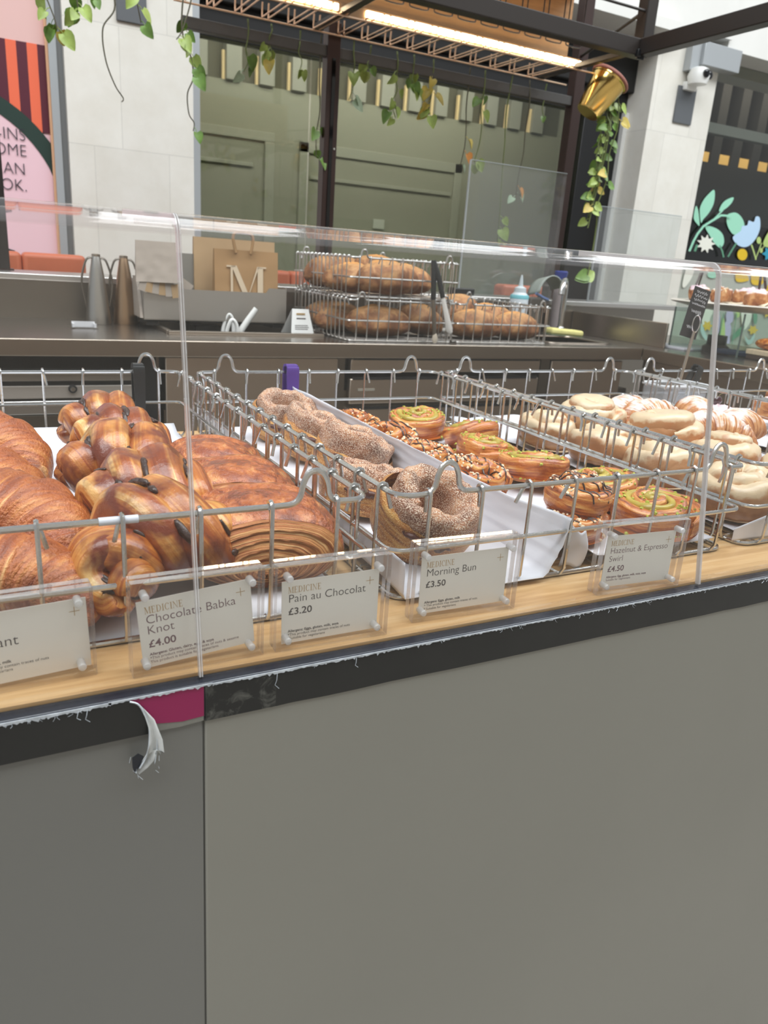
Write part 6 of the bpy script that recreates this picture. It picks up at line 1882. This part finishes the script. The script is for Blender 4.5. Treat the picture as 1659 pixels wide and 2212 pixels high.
rk = thing('overhead_rack', 'overhead copper toned wire rack with a lit wooden back board', 'rack', (1.7, 3.3, 2.3))
WOODB = plain('orange_wood_board', rgb(204, 160, 112), 0.45, var=0.12, vscale=6, stretch=(1, 1, 10))
box('back_board', WOODB, 0.80, 2.66, 3.355, 3.375, 2.325, 2.60, rk)
box('top_board', WOODB, 0.80, 2.66, 3.10, 3.375, 2.60, 2.615, rk)
COPPER = plain('copper_wire', (0.86, 0.62, 0.44, 1), 0.42, 1.0)
DKW = plain('dark_wire', rgb(44, 36, 30), 0.5, 0.3)
k = 0
x = 0.84
pairs = []
while x < 2.70:
    pairs.append(x)
    x += 0.118
for x in pairs:
    for dx in (0, 0.028):
        m = MB()
        m.tube(crom([(x + dx, 3.585, 2.355), (x + dx, 3.588, 2.330), (x + dx, 3.588, 2.306), (x + dx, 3.575, 2.300), (x + dx, 3.45, 2.298), (x + dx, 3.28, 2.298)], 3), 0.0036, 6)
        m.build('rack_wire', COPPER, rk)
for x in pairs[:-1]:
    m = MB()
    x0_, x1_ = x + 0.028, x + 0.118
    m.tube(crom([(x0_, 3.20, 2.58), (x0_, 3.20, 2.40), (x0_, 3.20, 2.362), (x0_ + 0.010, 3.20, 2.350), (x1_ - 0.010, 3.20, 2.350), (x1_, 3.20, 2.362), (x1_, 3.20, 2.40), (x1_, 3.20, 2.58)], 3), 0.0028, 6)
    m.build('wire_loop', DKW, rk)
for y in (3.585, 3.30):
    MB().tube([(0.82, y, 2.292), (2.86, y, 2.292)], 0.004, 6).build('rack_rail', COPPER, rk)
ls = thing('strip_light', 'glowing warm strip light of short and long segments along the overhead rack', 'light', (1.7, 3.325, 2.31))
GLOW = plain('warm_glow', (1.0, 0.85, 0.6, 1), 0.5, emit=(1.0, 0.80, 0.52, 1), estr=15.0)
box('channel', plain('strip_channel', rgb(150, 120, 90), 0.4, 0.5), 0.84, 2.72, 3.330, 3.352, 2.300, 2.345, ls)
x = 0.85
while x < 2.66:
    if not (1.40 < x < 1.50):
        box('long_segment', GLOW, x, x + 0.078, 3.318, 3.330, 2.312, 2.336, ls, bevel=0.003)
        box('short_segment', GLOW, x + 0.088, x + 0.108, 3.318, 3.330, 2.312, 2.336, ls, bevel=0.003)
    x += 0.118

# glass screens standing on the back ledge
SCG = clear('screen_glass', (0.93, 0.95, 0.95, 1), 1.42, film=0.06)
for x0_, x1_, zt, lab_ in ((2.225, 2.83, 1.85, 'clear glass panel standing on the back ledge left of the right post'), (3.10, 3.72, 1.715, 'lower clear glass panel on the back ledge before the right column')):
    t = thing('glass_panel', lab_, 'glass panel', (x0_, 3.45, 1.2105), group='glass panels on the back ledge')
    box('pane', SCG, x0_, x1_, 3.445, 3.453, 1.2105, zt, t)
    m = MB(); m.box(x0_ - 0.004, x0_, 3.4435, 3.4545, 1.2105, zt).box(x0_, x1_, 3.4435, 3.4545, zt, zt + 0.003)
    m.build('polished_edge', plain('pale_glass_edge', rgb(178, 186, 188), 0.2), t, smooth=False)

# ------------------------------------------------------------------ trailing plants
LEAFS = [plain('leaf_green', rgb(104, 138, 62), 0.4, var=0.25, vscale=30), plain('leaf_lime', rgb(156, 178, 92), 0.4, var=0.2, vscale=30), plain('leaf_yellow', rgb(196, 176, 84), 0.45, var=0.2, vscale=30), plain('leaf_pale', rgb(178, 200, 172), 0.45, var=0.15, vscale=30), plain('leaf_rust', rgb(206, 140, 70), 0.5)]
VSTEM = plain('vine_stem', rgb(84, 80, 62), 0.6)
VSTEMG = plain('vine_stem_green', rgb(104, 116, 66), 0.6)
def leaf_mesh(m, at, dirv, nrm, size, cup, rn):
    d = dirv.normalized()
    n_ = (nrm - d * nrm.dot(d)).normalized()
    s = d.cross(n_)
    out = [(0, 0), (0.30, -0.10), (0.46, 0.12), (0.44, 0.38), (0.30, 0.66), (0.12, 0.90), (0, 1.0)]
    vs, fs = [], []
    for side in (-1, 1):
        for a, b_ in out:
            vs.append(at + (s * (a * side) + d * b_ + n_ * (cup * abs(a) - 0.25 * b_ * b_ * abs(cup))) * size)
    mid = [at + (d * b_ - n_ * 0.25 * b_ * b_ * abs(cup)) * size for b_ in (0, 0.2, 0.45, 0.7, 1.0)]
    o = len(vs)
    vs += mid
    for side in (0, 1):
        k = side * 7
        quads = [(k + 0, k + 1, k + 2, o + 1), (o + 1, k + 2, k + 3, o + 2), (o + 2, k + 3, k + 4, o + 3), (o + 3, k + 4, k + 5, k + 6)]
        fs += quads if side else [tuple(reversed(q)) for q in quads]
    m.add(vs, fs)
def vine(label, pts, leaves, seed, size=0.05, brown=True, tint=(0, 1)):
    """pts: stem points; leaves: positions 0..1 along the stem, each with an optional leaf kind."""
    t = thing('trailing_vine', label, 'vine', pts[0], group='vines trailing from the overhead rack')
    c = crom([Vector(p) for p in pts], 7)
    rn = random.Random(seed)
    MB().tube(c, 0.0032, 6, radii=[0.0036 - 0.0016 * i / len(c) for i in range(len(c))]).build('stem', VSTEM if brown else VSTEMG, t)
    for f in leaves:
        kind = None
        if isinstance(f, tuple):
            f, kind = f
        i = min(len(c) - 2, int(f * (len(c) - 1)))
        m = MB()
        a = rn.uniform(0, 2 * PI)
        dv = Vector((math.cos(a) * 0.8, math.sin(a) * 0.5, -rn.uniform(0.3, 1.0)))
        st = c[i] + dv.normalized() * size * 0.45
        m.tube([c[i], (c[i] + st) * 0.5 + Vector((0, 0, 0.004)), st], 0.0014, 4)
        leaf_mesh(m, st, dv + Vector((0, 0, -0.4)), Vector((rn.uniform(-1.0, 1.0), -1, rn.uniform(-0.2, 1.0))), size * rn.uniform(0.7, 1.15), rn.uniform(0.25, 0.75), rn)
        m.build('leaf', LEAFS[kind if kind is not None else rn.choice(tint)], t, angle=80, fixn=False)
    return t
vine('long bare brown vine in front of the left column, curling at its tip', [(0.50, 3.3, 2.42), (0.512, 3.3, 2.30), (0.545, 3.3, 2.16), (0.50, 3.3, 2.08), (0.505, 3.3, 1.98), (0.535, 3.3, 1.90), (0.562, 3.3, 1.862), (0.556, 3.3, 1.848)], [], 1)
vine('short leafy vine at the top left over the pink sign edge', [(0.29, 3.3, 2.42), (0.285, 3.3, 2.28), (0.302, 3.3, 2.18), (0.335, 3.3, 2.09), (0.345, 3.3, 2.05)], [0.35, 0.6, (0.68, 1), 0.8, (0.92, 2), 0.97, 0.88], 2, 0.055)
vine('small leafy vine hanging between the pink sign and the bare vine', [(0.40, 3.3, 2.42), (0.405, 3.3, 2.25), (0.415, 3.3, 2.16), (0.42, 3.3, 2.12)], [0.6, 0.8, 0.9, 1.0, (0.95, 1)], 3, 0.05)
vine('vine with one small leaf at the top of the left column', [(0.47, 3.3, 2.42), (0.475, 3.3, 2.25), (0.478, 3.3, 2.17)], [0.8, 0.98, 0.9], 4, 0.04)
vine('single leafed vine by the slate panel on the left column', [(0.60, 3.3, 2.42), (0.61, 3.3, 2.26), (0.62, 3.3, 2.20), (0.635, 3.3, 2.12)], [(0.6, 1), 0.8, 0.97], 5, 0.05)
vine('long vine along the edge of the left column with leaves halfway', [(0.83, 3.35, 2.40), (0.80, 3.35, 2.22), (0.80, 3.35, 2.12), (0.83, 3.35, 2.05), (0.838, 3.35, 1.98), (0.815, 3.35, 1.92), (0.82, 3.35, 1.85), (0.84, 3.35, 1.82), (0.836, 3.35, 1.79)], [0.25, 0.35, 0.42, 0.48, (0.3, 1), 0.93], 6, 0.055)
vine('second vine beside the column edge with dark leaves', [(0.86, 3.35, 2.40), (0.835, 3.35, 2.25), (0.80, 3.35, 2.14), (0.775, 3.35, 2.10)], [0.55, 0.7, 0.85, 0.95], 7, 0.05)
def hang(label, px, ln, leaves, seed, y=3.6, size=0.055, tint=(0, 1), brown=False):
    rn = random.Random(seed)
    n = 5
    pts = [(px + rn.uniform(-0.02, 0.02) * (i / n), y + rn.uniform(-0.01, 0.01), 2.285 - ln * i / n) for i in range(n + 1)]
    vine(label, pts, leaves, seed, size, brown, tint)
hang('vine with a pale and a green leaf left of the middle post', 1.135, 0.20, [(0.95, 3), (0.8, 0), 0.6], 11)
hang('leafy clump under the rack, third from the left in front of the window', 1.24, 0.13, [0.5, 0.7, 0.85, (0.95, 2), 0.6], 12)
hang('vine with one lime leaf before the dark window head', 1.375, 0.15, [(0.9, 1), 0.97], 13, size=0.05)
hang('thin vine left of the middle post with two low leaves', 1.475, 0.50, [0.72, 0.75, (0.98, 0), 0.9], 14, brown=True)
hang('vine right of the middle post with a pale folded leaf', 1.63, 0.24, [(0.95, 3), (0.85, 3), 0.5], 15)
hang('short vine with a green tuft right of the middle post', 1.72, 0.10, [0.6, 0.9, 0.8], 16)
hang('long vine with lime leaves in the middle of the right pane', 1.86, 0.28, [0.3, 0.55, (0.7, 1), 0.8, (0.95, 1), 0.88], 17)
hang('thick leafy vine left of the yellow leaved one', 1.95, 0.14, [0.4, 0.6, 0.75, 0.9, 0.98], 18)
hang('bushy vine with several yellow leaves under the rack', 2.06, 0.24, [0.3, 0.5, (0.6, 2), (0.75, 2), 0.85, (0.95, 1), (0.9, 2)], 19, tint=(1, 2))
hang('thin vine with a rust coloured leaf near its end', 2.27, 0.45, [(0.7, 2), (0.85, 4), (0.95, 3)], 20, brown=True)
hang('vine with two green leaves right of the rust leaved one', 2.36, 0.42, [0.25, 0.3, 0.4, (0.95, 1), 0.98], 21)
hang('very long thread-like vine hanging before the glass panel', 2.52, 0.80, [0.85, 0.9, (0.95, 1), 0.99], 22, size=0.06)
hang('thin vine ending in an orange bud near the right post', 2.64, 0.58, [(0.88, 4), (0.97, 3), (0.93, 3)], 23, brown=True)
hang('short bare vine beside the gold pot', 2.75, 0.16, [0.9], 24, size=0.04)
# tilted gold pot with its own trailing plant
gp = thing('gold_pot', 'shiny gold plant pot tipped over and hanging from the rack corner', 'plant pot', (2.83, 3.29, 2.20))
GOLD = plain('polished_gold', (0.80, 0.55, 0.18, 1), 0.16, 1.0)
Rp = Euler((D(8), D(30), 0)).to_matrix()
MB().lathe([(0.004, -0.085), (0.058, -0.085), (0.062, -0.080), (0.088, 0.085), (0.094, 0.088), (0.094, 0.10), (0.084, 0.10), (0.080, 0.06), (0.004, 0.055)], (2.83, 3.29, 2.19), 40, Rp).build('pot_body', GOLD, gp)
MB().tube([Vector((2.83, 3.29, 2.19)) + Rp @ Vector((0.095 * math.cos(a), 0.095 * math.sin(a), 0.102)) for a in [2 * PI * i / 30 for i in range(30)]], 0.008, 8, closed=True).build('terracotta_rim', plain('dusty_pink_rim', rgb(168, 112, 100), 0.6), gp)
MB().tube([(2.86, 3.29, 2.29), (2.84, 3.29, 2.24)], 0.003, 6).build('hanger', DKW, gp)
pl = thing('trailing_plant', 'green plant spilling from the gold pot down past the dark jamb', 'plant', (2.90, 3.28, 2.27))
rn = random.Random(44)
m = MB()
for k in range(9):
    x0_, y0_ = 2.885 + rn.uniform(-0.02, 0.03), 3.28 + rn.uniform(-0.03, 0.03)
    ln = rn.uniform(0.25, 0.62)
    pts = [(x0_ - 0.015, y0_, 2.262), (x0_ + 0.03, y0_, 2.24)] + [(x0_ + 0.05 - 0.05 * q / 4 + rn.uniform(-0.02, 0.02), y0_ + rn.uniform(-0.02, 0.02), 2.20 - ln * q / 4) for q in range(1, 5)]
    c = crom(pts, 5)
    m.tube(c, 0.003, 5)
    for j in range(6):
        i = rn.randrange(6, len(c) - 1)
        lf = MB()
        a = rn.uniform(0, 2 * PI)
        dv = Vector((math.cos(a), math.sin(a) * 0.5, -rn.uniform(0.1, 0.8)))
        st = c[i] + dv * 0.025
        lf.tube([c[i], st], 0.0014, 4)
        leaf_mesh(lf, st, dv, Vector((rn.uniform(-0.5, 0.5), -1, 0.5)), rn.uniform(0.035, 0.06), 0.3, rn)
        lf.build('leaf', LEAFS[rn.choice((0, 0, 1, 1, 2))], pl, angle=80, fixn=False)
c = crom([(2.93, 3.28, 2.20), (2.92, 3.28, 1.95), (2.90, 3.30, 1.78), (2.885, 3.30, 1.70), (2.94, 3.30, 1.66), (2.96, 3.31, 1.55), (2.955, 3.31, 1.40), (2.95, 3.32, 1.33)], 6)
m.tube(c, 0.0042, 6)
m.build('stems', VSTEMG, pl)
for f, kd in ((0.97, 0), (0.99, 1), (0.94, 0)):
    lf = MB()
    i = int(f * (len(c) - 1))
    dv = Vector((0.6 if kd else -0.7, 0.1, 0.35 if kd else -0.2))
    leaf_mesh(lf, c[i], dv, Vector((0, -1, 0.4)), 0.075, 0.25, rn)
    lf.build('leaf', LEAFS[kd], pl, angle=80, fixn=False)

# ------------------------------------------------------------------ orange seats beyond the kiosk
LEATHER = plain('orange_leather', rgb(206, 112, 78), 0.42, var=0.08, vscale=8)
def bench(label, x0, x1, y, zt):
    t = thing('leather_bench', label, 'bench seat', ((x0 + x1) / 2, y, 0), group='orange leather benches beyond the kiosk')
    n = max(2, int((x1 - x0) / 0.25))
    for i in range(n):
        a, b_ = x0 + (x1 - x0) * i / n, x0 + (x1 - x0) * (i + 1) / n
        MB().box(a + 0.001, b_ - 0.001, y, y + 0.12, 0.46, zt).build('back_cushion', LEATHER, t, bevel=0.022, seg=4)
    MB().box(x0, x1, y + 0.12, y + 0.6, 0.30, 0.46).build('seat_cushion', LEATHER, t, bevel=0.04, seg=3)
    box('base', BLACK, x0 + 0.03, x1 - 0.03, y + 0.05, y + 0.58, 0.0, 0.30, t)
    return t
bench('orange leather bench back behind the carafes at the left', -0.35, 0.50, 4.10, 1.275)
bench('orange leather bench glimpsed right of the kraft bag', 1.36, 1.75, 4.10, 1.262)
bench('orange leather bench back behind the squeeze bottle', 2.98, 3.46, 4.10, 1.262)

tb = thing('plastic_tub', 'clear plastic tub standing in the rear left corner of the far right basket', 'tub', (1.43, 1.25, 1.056))
TUBM = clear('cloudy_clear_plastic', (0.92, 0.93, 0.94, 1), 1.4, film=0.14)
m = MB()
m.box(1.36, 1.362, 1.222, 1.284, 1.056, 1.125).box(1.498, 1.50, 1.222, 1.284, 1.056, 1.125).box(1.36, 1.50, 1.222, 1.224, 1.056, 1.125).box(1.36, 1.50, 1.282, 1.284, 1.056, 1.125).box(1.36, 1.50, 1.222, 1.284, 1.056, 1.058)
m.build('tub_wall', TUBM, tb, smooth=False)
MB().tube(rim_path(1.355, 1.505, 1.218, 1.288, 1.125, 0.012, False), 0.0035, 8, closed=True).build('rolled_rim', plain('pale_plastic_rim', rgb(206, 208, 210), 0.3), tb)
